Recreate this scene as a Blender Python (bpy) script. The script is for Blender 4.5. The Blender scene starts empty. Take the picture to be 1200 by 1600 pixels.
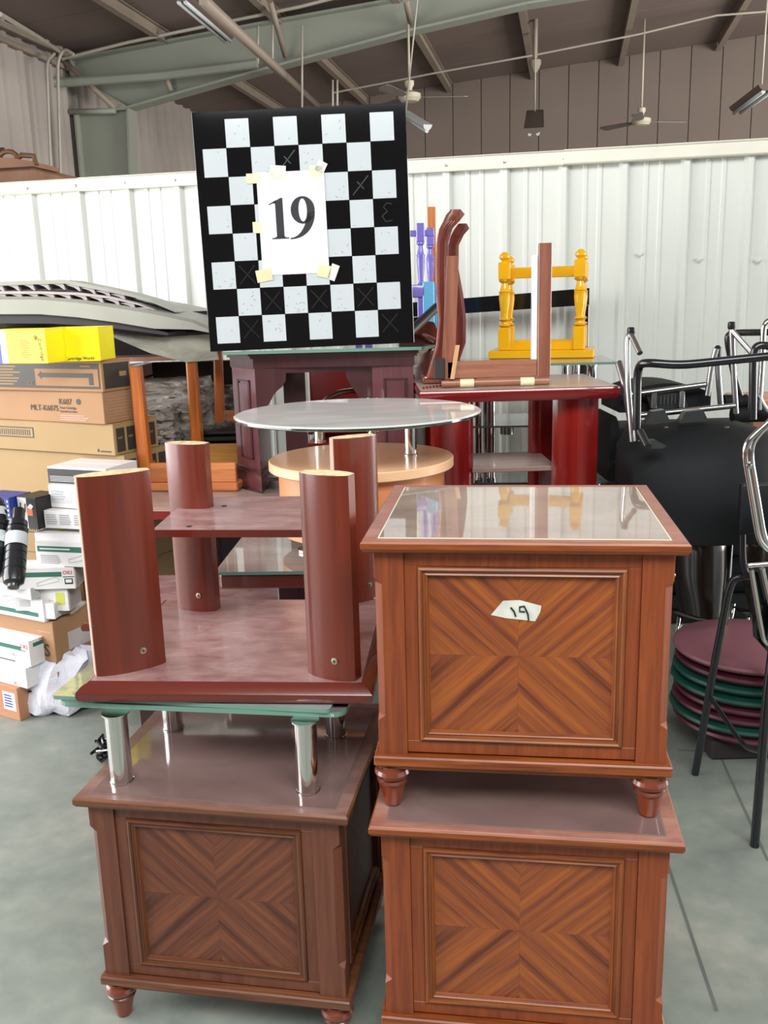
import bpy, bmesh, math, random
from mathutils import Vector, Matrix
PI = math.pi
random.seed(7)
SC = bpy.context.scene
COL = SC.collection
R = math.radians

# ------------------------------------------------------------------ camera
F, PITCH, ROLL, H = 1440.0, math.atan(332 / 1440), R(1.55), 1.60
sp, cp, sr, cr = math.sin(PITCH), math.cos(PITCH), math.sin(ROLL), math.cos(ROLL)
X_ = Vector((1, 0, 0)); U_ = Vector((0, sp, cp)); B_ = Vector((0, -cp, sp))
right = cr * X_ - sr * U_; up = sr * X_ + cr * U_
cam = bpy.data.cameras.new('camera'); cam_o = bpy.data.objects.new('camera', cam); COL.objects.link(cam_o)
cam.sensor_fit = 'HORIZONTAL'; cam.sensor_width = 36; cam.lens = 36 * F / 1200
cam.clip_start = .05; cam.clip_end = 200
cam_o.matrix_world = Matrix(((right.x, up.x, B_.x, 0), (right.y, up.y, B_.y, 0), (right.z, up.z, B_.z, H), (0, 0, 0, 1)))
SC.camera = cam_o

# ------------------------------------------------------------------ world, lights, exposure
world = bpy.data.worlds.new('world'); SC.world = world; world.use_nodes = True
bg = world.node_tree.nodes['Background']; bg.inputs[0].default_value = (.93, .97, 1, 1); bg.inputs[1].default_value = 1.1
def area(name, loc, target, sx, sy, power, color=(1, 1, 1)):
    l = bpy.data.lights.new(name, 'AREA'); l.shape = 'RECTANGLE'; l.size = sx; l.size_y = sy; l.energy = power; l.color = color
    o = bpy.data.objects.new(name, l); COL.objects.link(o); o.location = loc
    o.rotation_euler = (Vector(target) - Vector(loc)).to_track_quat('-Z', 'Y').to_euler()
    return o
area('doorway_daylight', (-4.6, 2.7, 1.9), (0, 3.3, 1.1), 5.0, 3.0, 360, (1, .96, .96))
area('skylight_behind', (.6, -.9, 4.35), (.2, 3.6, 1.0), 4.5, 1.8, 330, (.97, 1, .99))
area('hall_fill', (8.6, 5.5, 1.9), (0, 9.5, 3.4), 5.0, 3.4, 1000, (1, .96, .92))  # unseen fill light, added to brighten the hall roof
SC.view_settings.view_transform = 'Standard'; SC.view_settings.look = 'None'
SC.view_settings.gamma = 1; SC.view_settings.use_curve_mapping = False
SC.view_settings.exposure = 0.08

# ------------------------------------------------------------------ pixel -> world
def ray(x, y):
    u = (x - 600) / F; v = (800 - y) / F
    a = cr * u + sr * v; b = -sr * u + cr * v
    return (a, cp + b * sp, -sp + b * cp)
def PZ(x, y, z):
    d = ray(x, y); t = (z - H) / d[2]; return Vector((d[0] * t, d[1] * t, z))
def PY(x, y, Y):
    d = ray(x, y); t = Y / d[1]; return Vector((d[0] * t, Y, H + d[2] * t))
YB = R(11.5); cb, sb = math.cos(YB), math.sin(YB)      # the building is turned by this much
def PB(x, y, b=None, a=None):                          # hit on a wall plane, in building coordinates
    d = ray(x, y); da = d[0] * cb - d[1] * sb; db = d[0] * sb + d[1] * cb
    t = b / db if b is not None else a / da
    return Vector((da * t, db * t, H + d[2] * t))
def BW(a, b, z): return Vector((a * cb + b * sb, -a * sb + b * cb, z))

# ------------------------------------------------------------------ materials
def s2l(c): c /= 255; return c / 12.92 if c <= .04045 else ((c + .055) / 1.055) ** 2.4
def C(h):
    h = h.lstrip('#'); return tuple(s2l(int(h[i:i + 2], 16)) for i in (0, 2, 4)) + (1,)
MATS = {}
def newmat(name):
    m = bpy.data.materials.new(name); m.use_nodes = True; MATS[name] = m
    return m, m.node_tree, m.node_tree.nodes['Principled BSDF']
def N(nt, t, **kw):
    n = nt.nodes.new(t)
    for k, v in kw.items():
        if k in n.inputs.keys(): n.inputs[k].default_value = v
        else: setattr(n, k, v)
    return n
def ramp(nt, fac, stops):
    r = nt.nodes.new('ShaderNodeValToRGB'); cr_ = r.color_ramp
    while len(cr_.elements) < len(stops): cr_.elements.new(.5)
    for e, (p, c) in zip(cr_.elements, stops): e.position = p; e.color = c
    nt.links.new(fac, r.inputs[0]); return r
def coords(nt, scale=(1, 1, 1), rot=(0, 0, 0), loc=(0, 0, 0)):
    t = nt.nodes.new('ShaderNodeTexCoord'); mp = nt.nodes.new('ShaderNodeMapping')
    mp.inputs['Scale'].default_value = scale; mp.inputs['Rotation'].default_value = rot; mp.inputs['Location'].default_value = loc
    nt.links.new(t.outputs['Object'], mp.inputs[0]); return mp.outputs[0]
def bump(nt, fac, bs, strength=.2, dist=.002):
    b = N(nt, 'ShaderNodeBump', Strength=strength, Distance=dist); nt.links.new(fac, b.inputs['Height']); nt.links.new(b.outputs[0], bs.inputs['Normal'])
def plain(name, col, rough=.5, metal=0, coat=0, var=.08, scale=6, ior=1.5):
    m, nt, bs = newmat(name); c = C(col)
    n = N(nt, 'ShaderNodeTexNoise', Scale=scale, Detail=4.0); nt.links.new(coords(nt), n.inputs['Vector'])
    r = ramp(nt, n.outputs[0], [(.3, tuple(v * (1 - var) for v in c[:3]) + (1,)), (.7, tuple(min(1, v * (1 + var)) for v in c[:3]) + (1,))])
    nt.links.new(r.outputs[0], bs.inputs['Base Color'])
    bs.inputs['Roughness'].default_value = rough; bs.inputs['Metallic'].default_value = metal
    bs.inputs['Coat Weight'].default_value = coat; bs.inputs['Coat Roughness'].default_value = .08; bs.inputs['IOR'].default_value = ior
    return m
def wood(name, dark, light, grain='z', rough=.35, coat=.2, fine=1.0, dust=None, dustamt=.5, bmp=.15, contrast=(.3, .7)):
    m, nt, bs = newmat(name)
    s = {'x': (2.2, 40, 40), 'y': (40, 2.2, 40), 'z': (40, 40, 2.2)}[grain]
    s = tuple(v * fine for v in s)
    n = N(nt, 'ShaderNodeTexNoise', Scale=1.0, Detail=6.0, Roughness=.6, Distortion=.6); nt.links.new(coords(nt, s), n.inputs['Vector'])
    r = ramp(nt, n.outputs[0], [(contrast[0], C(dark)), (contrast[1], C(light))])
    out = r.outputs[0]; bs.inputs['Roughness'].default_value = rough
    if dust:
        d = N(nt, 'ShaderNodeTexNoise', Scale=9.0, Detail=10.0, Roughness=.7, Distortion=.5); nt.links.new(coords(nt, (1, 2.2, 1), (0, 0, .5)), d.inputs['Vector'])
        dr = ramp(nt, d.outputs[0], [(.25, (dustamt * .15,) * 3 + (1,)), (.7, (dustamt,) * 3 + (1,))])
        ge = nt.nodes.new('ShaderNodeNewGeometry'); sx = nt.nodes.new('ShaderNodeSeparateXYZ'); nt.links.new(ge.outputs['Normal'], sx.inputs[0])
        mu = N(nt, 'ShaderNodeMath', operation='MULTIPLY', use_clamp=True); nt.links.new(dr.outputs[0], mu.inputs[0]); nt.links.new(sx.outputs['Z'], mu.inputs[1])
        mx = nt.nodes.new('ShaderNodeMix'); mx.data_type = 'RGBA'; nt.links.new(mu.outputs[0], mx.inputs[0]); nt.links.new(out, mx.inputs[6]); mx.inputs[7].default_value = C(dust)
        out = mx.outputs[2]
        rr = N(nt, 'ShaderNodeMapRange'); nt.links.new(mu.outputs[0], rr.inputs[0]); rr.inputs[3].default_value = rough; rr.inputs[4].default_value = .6
        nt.links.new(rr.outputs[0], bs.inputs['Roughness'])
    nt.links.new(out, bs.inputs['Base Color'])
    bs.inputs['Coat Weight'].default_value = coat; bs.inputs['Coat Roughness'].default_value = .12
    if bmp: bump(nt, n.outputs[0], bs, bmp, .001)
    return m
def veneer(name, cols, kx=.33, kz=.31):
    """four quarter-matched veneers whose stripes run along the diagonals"""
    m, nt, bs = newmat(name)
    t = nt.nodes.new('ShaderNodeTexCoord'); sx = nt.nodes.new('ShaderNodeSeparateXYZ'); nt.links.new(t.outputs['Object'], sx.inputs[0])
    def M(op, a, b=None):
        n = N(nt, 'ShaderNodeMath', operation=op)
        for i, v in enumerate((a, b)):
            if v is None: continue
            if isinstance(v, (int, float)): n.inputs[i].default_value = v
            else: nt.links.new(v, n.inputs[i])
        return n.outputs[0]
    ax = M('ABSOLUTE', sx.outputs['X']); az = M('ABSOLUTE', sx.outputs['Z'])
    d = M('SUBTRACT', M('MULTIPLY', ax, 1 / kx), M('MULTIPLY', az, 1 / kz))
    along = M('ADD', ax, az)
    q = M('ADD', M('MULTIPLY', M('SIGN', sx.outputs['X']), 3.3), M('MULTIPLY', M('SIGN', sx.outputs['Z']), 7.1))
    cx = nt.nodes.new('ShaderNodeCombineXYZ'); nt.links.new(M('MULTIPLY', d, 13.0), cx.inputs[0]); nt.links.new(M('MULTIPLY', along, 1.2), cx.inputs[1]); nt.links.new(q, cx.inputs[2])
    n1 = N(nt, 'ShaderNodeTexNoise', Scale=1.0, Detail=3.0, Roughness=.55); nt.links.new(cx.outputs[0], n1.inputs['Vector'])
    cx2 = nt.nodes.new('ShaderNodeCombineXYZ'); nt.links.new(M('MULTIPLY', d, 80.0), cx2.inputs[0]); nt.links.new(M('MULTIPLY', along, 9.0), cx2.inputs[1]); nt.links.new(q, cx2.inputs[2])
    n2 = N(nt, 'ShaderNodeTexNoise', Scale=1.0, Detail=3.0); nt.links.new(cx2.outputs[0], n2.inputs['Vector'])
    f = M('ADD', M('MULTIPLY', n1.outputs[0], .75), M('MULTIPLY', n2.outputs[0], .25))
    r = ramp(nt, f, [(.36, C(cols[0])), (.47, C(cols[1])), (.62, C(cols[2]))])
    nt.links.new(r.outputs[0], bs.inputs['Base Color']); bs.inputs['Roughness'].default_value = .42
    bs.inputs['Coat Weight'].default_value = .15; bs.inputs['Coat Roughness'].default_value = .2
    return m
def metal(name, col='d8d8d6', rough=.1):
    m, nt, bs = newmat(name); bs.inputs['Base Color'].default_value = C(col); bs.inputs['Metallic'].default_value = 1; bs.inputs['Roughness'].default_value = rough
    return m
def glass(name, tint='e6f2ec', rough=.03, alpha_clear=.78, col='cfd9d4', edge=None):
    """thin pane: mostly clear, mirror-like at a grazing view, faintly dusty"""
    m, nt, bs = newmat(name)
    tr = N(nt, 'ShaderNodeBsdfTransparent'); tr.inputs[0].default_value = C(tint)
    gl = N(nt, 'ShaderNodeBsdfGlossy', Roughness=rough); gl.inputs[0].default_value = (1, 1, 1, 1)
    df = N(nt, 'ShaderNodeBsdfDiffuse'); df.inputs[0].default_value = C(col)
    m1 = N(nt, 'ShaderNodeMixShader'); n = N(nt, 'ShaderNodeTexNoise', Scale=4.0, Detail=6.0, Roughness=.6); nt.links.new(coords(nt, (1, 3, 1), (0, 0, .4)), n.inputs['Vector'])
    r = ramp(nt, n.outputs[0], [(.35, (1 - alpha_clear - .08,) * 3 + (1,)), (.7, (1 - alpha_clear + .12,) * 3 + (1,))])
    nt.links.new(r.outputs[0], m1.inputs[0]); nt.links.new(tr.outputs[0], m1.inputs[1]); nt.links.new(df.outputs[0], m1.inputs[2])
    fr = N(nt, 'ShaderNodeFresnel', IOR=1.75)
    m2 = N(nt, 'ShaderNodeMixShader'); nt.links.new(fr.outputs[0], m2.inputs[0]); nt.links.new(m1.outputs[0], m2.inputs[1]); nt.links.new(gl.outputs[0], m2.inputs[2])
    nt.links.new(m2.outputs[0], nt.nodes['Material Output'].inputs[0])
    return m
def topglass(name, c1, c2, rough=.05, ior=1.7, edge='cfc9b4'):
    """glass laid flat on wood: the wood's dull colour under a mirror-like surface"""
    m, nt, bs = newmat(name)
    n = N(nt, 'ShaderNodeTexNoise', Scale=3.0, Detail=6.0, Roughness=.6, Distortion=.5); nt.links.new(coords(nt, (1, 1, 1)), n.inputs['Vector'])
    r = ramp(nt, n.outputs[0], [(.35, C(c1)), (.65, C(c2))]); nt.links.new(r.outputs[0], bs.inputs['Base Color'])
    bs.inputs['Roughness'].default_value = rough; bs.inputs['IOR'].default_value = ior
    bump(nt, n.outputs[0], bs, .08, .002)
    return m

plain('white_sheet', 'd3d7d0', .45, var=.03, scale=2); plain('white_trim', 'dddacb', .5, var=.04)
plain('roof_sheet', '75665f', .75, var=.06, scale=.6); plain('roof_steel', '8d8072', .6, var=.06)
plain('gable_sheet', '75685f', .8, var=.05, scale=1); plain('green_steel', '8c9084', .55, var=.05, scale=1.5)
plain('side_sheet', 'a39a93', .7, var=.12, scale=1.2); plain('conduit', 'a9a396', .5)
plain('fan_white', 'b9b19c', .5); plain('fan_blade', '6b6560', .5); plain('tube_white', 'b8bcbc', .4); plain('lamp_brown', '5d5048', .5)
m, nt, bs = newmat('concrete')
n1 = N(nt, 'ShaderNodeTexNoise', Scale=1.3, Detail=8.0, Roughness=.62, Distortion=.5); nt.links.new(coords(nt), n1.inputs['Vector'])
n2 = N(nt, 'ShaderNodeTexNoise', Scale=16.0, Detail=5.0); nt.links.new(coords(nt), n2.inputs['Vector'])
mxx = nt.nodes.new('ShaderNodeMix'); mxx.data_type = 'FLOAT'; mxx.inputs[0].default_value = .25
nt.links.new(n1.outputs[0], mxx.inputs[2]); nt.links.new(n2.outputs[0], mxx.inputs[3])
r = ramp(nt, mxx.outputs[0], [(.32, C('69726c')), (.5, C('828981')), (.68, C('a19f96'))]); nt.links.new(r.outputs[0], bs.inputs['Base Color'])
bs.inputs['Roughness'].default_value = .42; bump(nt, mxx.outputs[0], bs, .15, .004)
plain('joint_dark', '5a5f5b', .9)

for ax in 'xyz': wood('cherry_' + ax, '652c16', '93481f', ax, .45, .06, fine=1.8, contrast=(.25, .75))
wood('cherry_top', '6c3222', '985339', 'x', .42, .1, fine=1.4, dust='b59a90', dustamt=.45)
wood('cherry_edge', '5e2811', '98501f', 'x', .42, .06, fine=2.2)
wood('moulding', '50220f', '95501f', 'z', .4, .1, fine=2.0); wood('moulding_x', '50220f', '95501f', 'x', .4, .1, fine=2.0)
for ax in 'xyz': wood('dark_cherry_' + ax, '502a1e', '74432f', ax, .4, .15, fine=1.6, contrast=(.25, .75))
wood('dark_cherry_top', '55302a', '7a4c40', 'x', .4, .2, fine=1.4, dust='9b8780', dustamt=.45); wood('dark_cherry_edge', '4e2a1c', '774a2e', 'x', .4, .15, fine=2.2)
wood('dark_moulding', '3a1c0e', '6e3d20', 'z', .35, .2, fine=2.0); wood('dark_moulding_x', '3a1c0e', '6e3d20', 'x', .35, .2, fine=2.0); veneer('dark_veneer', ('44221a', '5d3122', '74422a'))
veneer('veneer', ('5a2814', '7c3e20', '99521f'))
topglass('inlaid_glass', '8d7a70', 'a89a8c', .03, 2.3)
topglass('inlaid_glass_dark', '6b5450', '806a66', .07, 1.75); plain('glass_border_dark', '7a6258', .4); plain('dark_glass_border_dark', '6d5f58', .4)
plain('glass_border', 'd9d3bb', .4); plain('foot_wood', '7c3517', .3, coat=.4); plain('foot_ring', '6c3524', .25, coat=.5)
wood('mahogany', '561f13', '6e2a19', 'z', .3, .45, fine=.7, bmp=0)
wood('mahogany_dusty', '57201f', '6e2a26', 'x', .3, .35, fine=.6, dust='ab8d8a', dustamt=.9, bmp=0)
plain('mahogany_edge', '5c2016', .2, coat=.6)
wood('red_gloss', '6d1212', '8c1f1a', 'z', .2, .7, fine=.7, bmp=0)
wood('dusty_pale', '8a6b63', 'a58a80', 'x', .3, .3, fine=.5, dust='c2b2aa', dustamt=.7, bmp=0)
plain('red_edge', '6e1515', .2, coat=.6); plain('chipboard', 'cdbb92', .9, var=.3, scale=60); plain('highlight_paint', 'c9a08c', .6)
wood('plum_wood', '341a1c', '452427', 'z', .3, .5, fine=.5, bmp=0)
wood('plum_wood_face', '4c282d', '62363c', 'z', .3, 1.0, fine=.5, bmp=0)
metal('chrome'); metal('chrome_dull', 'a9a9a8', .3); metal('screw', 'c8b9a0', .3); metal('gunmetal', '5d6061', .35)
glass('clear_glass'); glass('sheet_glass', alpha_clear=.55, col='c4cac6'); glass('dusty_round_glass', alpha_clear=.22, col='efeeea'); glass('dusty_glass', alpha_clear=.35, col='b9b0a8'); glass('smoke_glass', 'a8b4b0', alpha_clear=.5, col='6e706c')
m, nt, bs = newmat('glass_rim'); bs.inputs['Base Color'].default_value = C('64887a'); bs.inputs['Roughness'].default_value = .2; bs.inputs['Coat Weight'].default_value = .5
m, nt, bs = newmat('dark_rim'); bs.inputs['Base Color'].default_value = C('1f3a35'); bs.inputs['Roughness'].default_value = .1; bs.inputs['Coat Weight'].default_value = .5
plain('beech', 'e3b68d', .35, coat=.3, var=.05); plain('beech_side', 'd0885a', .35, coat=.3, var=.05)
plain('chess_black', '0c0d0f', .06, var=.1, ior=1.6); plain('chess_white', 'b9c0c3', .15, var=.02); plain('cross_mark', '17181b', .3); plain('paper', 'd3d3e2', .7, var=.02)
plain('ink', '16161a', .6); plain('tape', 'd8d2a8', .3, var=.15); plain('clear_tape', 'cfcfc4', .2, var=.15, scale=20); plain('scratch', '2a2c2e', .6)
wood('orange_wood', '9c4a1c', 'c8752f', 'z', .35, .3, fine=.8); wood('orange_wood_x', 'a5552b', 'cf8a55', 'x', .4, .3, fine=.8)
wood('pine', 'a5702f', 'c99a52', 'x', .5, .1, fine=.8); plain('knot', '4e2a12', .7)
wood('frame_wood', '6b3a2c', '96604a', 'z', .35, .3, fine=1.0); wood('frame_wood_x', '7a4733', 'a9745a', 'x', .4, .2, fine=1.0)
plain('yellow_paint', 'e6ab04', .25, coat=.4, var=.05); plain('yellow_edge', 'a87c04', .4); plain('purple_paint', '7d72c8', .25, coat=.5); plain('blue_paint', '6db6e0', .25, coat=.4)
wood('cabriole', '4d201a', '7e3f30', 'z', .22, .7, fine=.8, bmp=0); wood('light_strip_wood', 'b58558', 'caa277', 'z', .6, 0)
plain('white_lacquer', 'f1efec', .2, coat=.5); plain('black_gloss', '0b0c0e', .12, coat=.5); plain('black_vinyl', '121416', .68, ior=1.3, var=.15); plain('black_plastic', '15171a', .35)
plain('black_tube', '14161a', .25, coat=.4); plain('brown_shell', '241b14', .22, coat=.3); plain('maroon_vinyl', '80525a', .38, var=.08, scale=8); plain('green_vinyl', '12453a', .4); plain('maroon_dark', '4f1f2c', .4)
plain('kraft', '9d7856', .8, var=.05); plain('kraft_gold', '9a8057', .75, var=.04); plain('kraft_side', '8f754f', .8); plain('kraft_orange', 'b07e5f', .8, var=.04)
plain('carton_white', 'dcdada', .55, var=.02); plain('carton_grey', 'c2c4c4', .6); plain('print_dark', '35322c', .6); plain('print_grey', 'a4a6a8', .7); plain('print_green', '2f6b5c', .5)
plain('print_red', 'c0373f', .5); plain('carton_yellow', 'f7ea0a', .4, var=.03); plain('print_pale', 'f5ee8a', .5); plain('print_blue', '253a8e', .4); plain('carton_black', '161514', .4); plain('print_orange', 'e07a4c', .5); plain('print_lime', 'c5cc5c', .5)
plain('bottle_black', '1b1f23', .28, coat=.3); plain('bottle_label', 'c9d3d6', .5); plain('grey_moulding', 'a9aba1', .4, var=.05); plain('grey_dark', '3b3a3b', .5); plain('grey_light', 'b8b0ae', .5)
plain('board_edge', 'b58f7e', .7); plain('board_dark', '2a2422', .8); plain('fabric_brown', '7c5c48', .9, var=.15); plain('carved_brown', '5c3a1e', .6); plain('red_leather', '8e1f1c', .35)
m, nt, bs = newmat('shrink_wrap')
n1 = N(nt, 'ShaderNodeTexNoise', Scale=1.0, Detail=7.0, Roughness=.7, Distortion=1.5); nt.links.new(coords(nt, (5, 5, 22), (0, .5, 0)), n1.inputs['Vector'])
r = ramp(nt, n1.outputs[0], [(.35, C('857b72')), (.52, C('b8b0a6')), (.7, C('f2eee8'))]); nt.links.new(r.outputs[0], bs.inputs['Base Color'])
bs.inputs['Roughness'].default_value = .18; bump(nt, n1.outputs[0], bs, 1, .03)
m, nt, bs = newmat('film_sheet')
n1 = N(nt, 'ShaderNodeTexNoise', Scale=3.0, Detail=5.0, Roughness=.6, Distortion=1.); nt.links.new(coords(nt, (1, 3, 1)), n1.inputs['Vector'])
r = ramp(nt, n1.outputs[0], [(.35, C('8d8c80')), (.65, C('b9b6a8'))]); nt.links.new(r.outputs[0], bs.inputs['Base Color'])
bs.inputs['Roughness'].default_value = .2; bs.inputs['Coat Weight'].default_value = .6; bump(nt, n1.outputs[0], bs, .5, .02)
m, nt, bs = newmat('white_bag')
n1 = N(nt, 'ShaderNodeTexNoise', Scale=9.0, Detail=5.0, Roughness=.6, Distortion=1.2); nt.links.new(coords(nt), n1.inputs['Vector'])
bs.inputs['Base Color'].default_value = C('dfdfea'); bs.inputs['Roughness'].default_value = .3; bs.inputs['Subsurface Weight'].default_value = .15; bump(nt, n1.outputs[0], bs, .7, .02)

# ------------------------------------------------------------------ mesh builder
class MB:
    def __init__(s): s.b = bmesh.new()
    def _mi(s, fs, mi, smooth=False):
        for f in fs: f.material_index = mi; f.smooth = smooth
    def box(s, x0, x1, y0, y1, z0, z1, bev=0, M=None, mi=0, seg=1):
        t = bmesh.new()
        r = bmesh.ops.create_cube(t, size=1)
        bmesh.ops.transform(t, matrix=Matrix.Translation(((x0 + x1) / 2, (y0 + y1) / 2, (z0 + z1) / 2)) @ Matrix.Diagonal((abs(x1 - x0), abs(y1 - y0), abs(z1 - z0), 1)), verts=t.verts)
        if bev: bmesh.ops.bevel(t, geom=list(t.edges), offset=bev, segments=seg, affect='EDGES', profile=.5)
        if M is not None: bmesh.ops.transform(t, matrix=M, verts=t.verts)
        s.merge(t, mi, seg > 1); return s
    def merge(s, t, mi=0, smooth=False):
        vm = {v: s.b.verts.new(v.co) for v in t.verts}
        for f in t.faces:
            try: g = s.b.faces.new([vm[v] for v in f.verts]); g.material_index = mi; g.smooth = smooth
            except ValueError: pass
        t.free()
    def poly(s, pts, mi=0, smooth=False):
        f = s.b.faces.new([s.b.verts.new(Vector(p)) for p in pts]); f.material_index = mi; f.smooth = smooth
    def loft(s, rings, cap=True, mi=0, smooth=True, closed=True, capmi=None):
        vs = [[s.b.verts.new(Vector(p)) for p in r] for r in rings]
        n = len(vs[0])
        for i in range(len(vs) - 1):
            for j in range(n if closed else n - 1):
                k = (j + 1) % n
                f = s.b.faces.new((vs[i][j], vs[i][k], vs[i + 1][k], vs[i + 1][j])); f.material_index = mi; f.smooth = smooth
        if cap and closed:
            for r, fl in ((vs[0], True), (vs[-1], False)):
                f = s.b.faces.new(r[::-1] if fl else r); f.material_index = mi if capmi is None else capmi
        return s
    def tube(s, pts, r, seg=10, mi=0, closed=False):
        pts = [Vector(p) for p in pts]; n = len(pts); rings = []; ref = None
        for i, p in enumerate(pts):
            a = pts[i - 1] if i else (pts[-1] if closed else p); b = pts[(i + 1) % n] if (i < n - 1 or closed) else p
            t = (b - a).normalized()
            if ref is None: ref = t.orthogonal().normalized()
            ref = (ref - t * ref.dot(t)).normalized(); bi = t.cross(ref)
            rr = r[i] if isinstance(r, (list, tuple)) else r
            rings.append([p + (ref * math.cos(2 * PI * k / seg) + bi * math.sin(2 * PI * k / seg)) * rr for k in range(seg)])
        if closed: rings.append(rings[0])
        s.loft(rings, cap=not closed, mi=mi); return s
    def lathe(s, prof, seg=24, c=(0, 0, 0), mi=0, M=None, smooth=True):
        rings = []
        for r, z in prof:
            ring = [Vector((c[0] + max(r, 1e-4) * math.cos(2 * PI * k / seg), c[1] + max(r, 1e-4) * math.sin(2 * PI * k / seg), c[2] + z)) for k in range(seg)]
            if M is not None: ring = [M @ v for v in ring]
            rings.append(ring)
        s.loft(rings, mi=mi, smooth=smooth); return s
    def prism(s, poly, t0, t1, axis='y', mi=0, M=None, smooth=False, capmi=None):
        def f(p, t):
            v = {'y': (p[0], t, p[1]), 'x': (t, p[0], p[1]), 'z': (p[0], p[1], t)}[axis]
            v = Vector(v); return M @ v if M is not None else v
        s.loft([[f(p, t0) for p in poly], [f(p, t1) for p in poly]], mi=mi, smooth=smooth, capmi=capmi); return s
    def build(s, name, mats, parent=None, world=False, kind=None):
        b = s.b; bmesh.ops.recalc_face_normals(b, faces=b.faces)
        for e in b.edges:
            if len(e.link_faces) == 2 and e.calc_face_angle(0) > .61: e.smooth = False
        if world and parent is not None: bmesh.ops.transform(b, matrix=wm(parent).inverted(), verts=b.verts)
        me = bpy.data.meshes.new(name); b.to_mesh(me); b.free()
        for mn in ([mats] if isinstance(mats, str) else mats): me.materials.append(MATS[mn])
        o = bpy.data.objects.new(name, me); COL.objects.link(o)
        if parent is not None: o.parent = parent
        if kind: o['kind'] = kind
        return o
def wm(o):
    m = Matrix.LocRotScale(o.location, o.rotation_euler, o.scale)
    return wm(o.parent) @ m if o.parent else m
def smooth_path(pts, r=.04, k=4):
    """round the corners of a polyline"""
    pts = [Vector(p) for p in pts]; out = [pts[0]]
    for i in range(1, len(pts) - 1):
        a, p, b = pts[i - 1], pts[i], pts[i + 1]
        ra = min(r, (a - p).length * .45); rb = min(r, (b - p).length * .45)
        p0 = p + (a - p).normalized() * ra; p1 = p + (b - p).normalized() * rb
        for j in range(k + 1):
            t = j / k; out.append(p0 * (1 - t) ** 2 + p * 2 * t * (1 - t) + p1 * t * t)
    return out + [pts[-1]]
def thing(name, label, cat, loc=(0, 0, 0), rz=0, group=None, rx=0, ry=0):
    o = bpy.data.objects.new(name, None); COL.objects.link(o); o.empty_display_size = .05
    o.location = loc; o.rotation_euler = (rx, ry, rz); return tag(o, label, cat, group)
def tag(o, label, cat, group=None, kind=None):
    o['label'] = label; o['category'] = cat
    if group: o['group'] = group
    if kind: o['kind'] = kind
    return o
def dup(o, parent=None):
    c = o.copy(); COL.objects.link(c); c.parent = parent
    for ch in o.children: dup(ch, c)
    return c
def text(s, size, name, mat, parent, M, depth=.0006, align='LEFT'):
    cu = bpy.data.curves.new('t', 'FONT'); cu.body = s; cu.size = size; cu.align_x = align; cu.resolution_u = 2; cu.extrude = depth
    o = bpy.data.objects.new('t', cu); COL.objects.link(o)
    dg = bpy.context.evaluated_depsgraph_get(); me = bpy.data.meshes.new_from_object(o.evaluated_get(dg))
    bpy.data.objects.remove(o); me.name = name; me.transform(M); me.materials.clear(); me.materials.append(MATS[mat])
    q = bpy.data.objects.new(name, me); COL.objects.link(q); q.parent = parent; return q
FRONT = Matrix.Rotation(PI / 2, 4, 'X')       # text plane -> facing -Y

# ================================================================== SETTING
def bset(o): o.rotation_euler = (0, 0, -YB); return o
def struct(mb, name, mats, parent=None): 
    o = mb.build(name, mats, parent, kind='structure')
    if parent is None: bset(o)
    return o
mb = MB(); mb.box(-5.7, 9, -6, 15, -.12, 0); fl = struct(mb, 'floor', 'concrete')
for (p0, p1) in ((PZ(1120, 1170, 0), PZ(1200, 1345, 0)), (PZ(1050, 1370, 0), PZ(1120, 1580, 0)), (PZ(1060, 1172, 0), PZ(1200, 1180, 0))):
    mb = MB(); d = (p1 - p0).normalized(); nrm = Vector((-d.y, d.x, 0)) * .004; p0 = p0 - d * .5 if p0.x > 0 and abs(d.y) > .5 else p0; u = Vector((0, 0, .0008))
    mb.loft([[p0 - nrm - u, p0 + nrm - u, p0 + nrm + u, p0 - nrm + u], [p1 - nrm - u, p1 + nrm - u, p1 + nrm + u, p1 - nrm + u]], smooth=False)
    mb.build('floor_joint', 'joint_dark', fl, world=False, kind='structure').matrix_parent_inverse = Matrix.Rotation(YB, 4, 'Z')

# --- partition of white ribbed sheets (the wall behind the furniture)
PBB = 5.2; ptop = 2.31
part = bpy.data.objects.new('wall_back', None); COL.objects.link(part); part['kind'] = 'structure'; part.rotation_euler = (0, 0, -YB)
a = -4.38; k = 0
while a < 3.6:
    prof = []; 
    for r_ in range(3):
        c = a + r_ * .3075 + .03
        for dx, dy in ((-.03, 0), (-.012, -.028), (.012, -.028), (.03, 0), (.095, 0), (.102, -.005), (.118, -.005), (.125, 0), (.17, 0), (.177, -.005), (.193, -.005), (.2, 0)): prof.append((c + dx, PBB + dy))
    prof.append((a + .9225, PBB))
    mb = MB(); off = .001 * (k % 2)
    rg = [[Vector((p[0], p[1] - off, z)) for p in prof] + [Vector((p[0], p[1] + .004 - off, z)) for p in prof[::-1]] for z in (0, 2.29)]
    mb.loft(rg, smooth=False); mb.build('sheet_panel', 'white_sheet', part)
    a += .9225; k += 1
for (a0, a1, dy) in ((-4.4, PB(130, 278, b=PBB).x, 0), (PB(128, 278, b=PBB).x, PB(884, 234, b=PBB).x, -.006), (PB(881, 234, b=PBB).x, 3.6, -.012)):
    mb = MB(); mb.box(a0, a1, PBB - .045 + dy, PBB + .035, 2.255, 2.262); mb.box(a0, a1, PBB - .045 + dy, PBB - .038 + dy, 2.255, 2.325); mb.box(a0, a1, PBB - .045 + dy, PBB + .04, 2.318, 2.326 - dy * .3)
    mb.build('cap_strip', 'white_trim', part)
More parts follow.
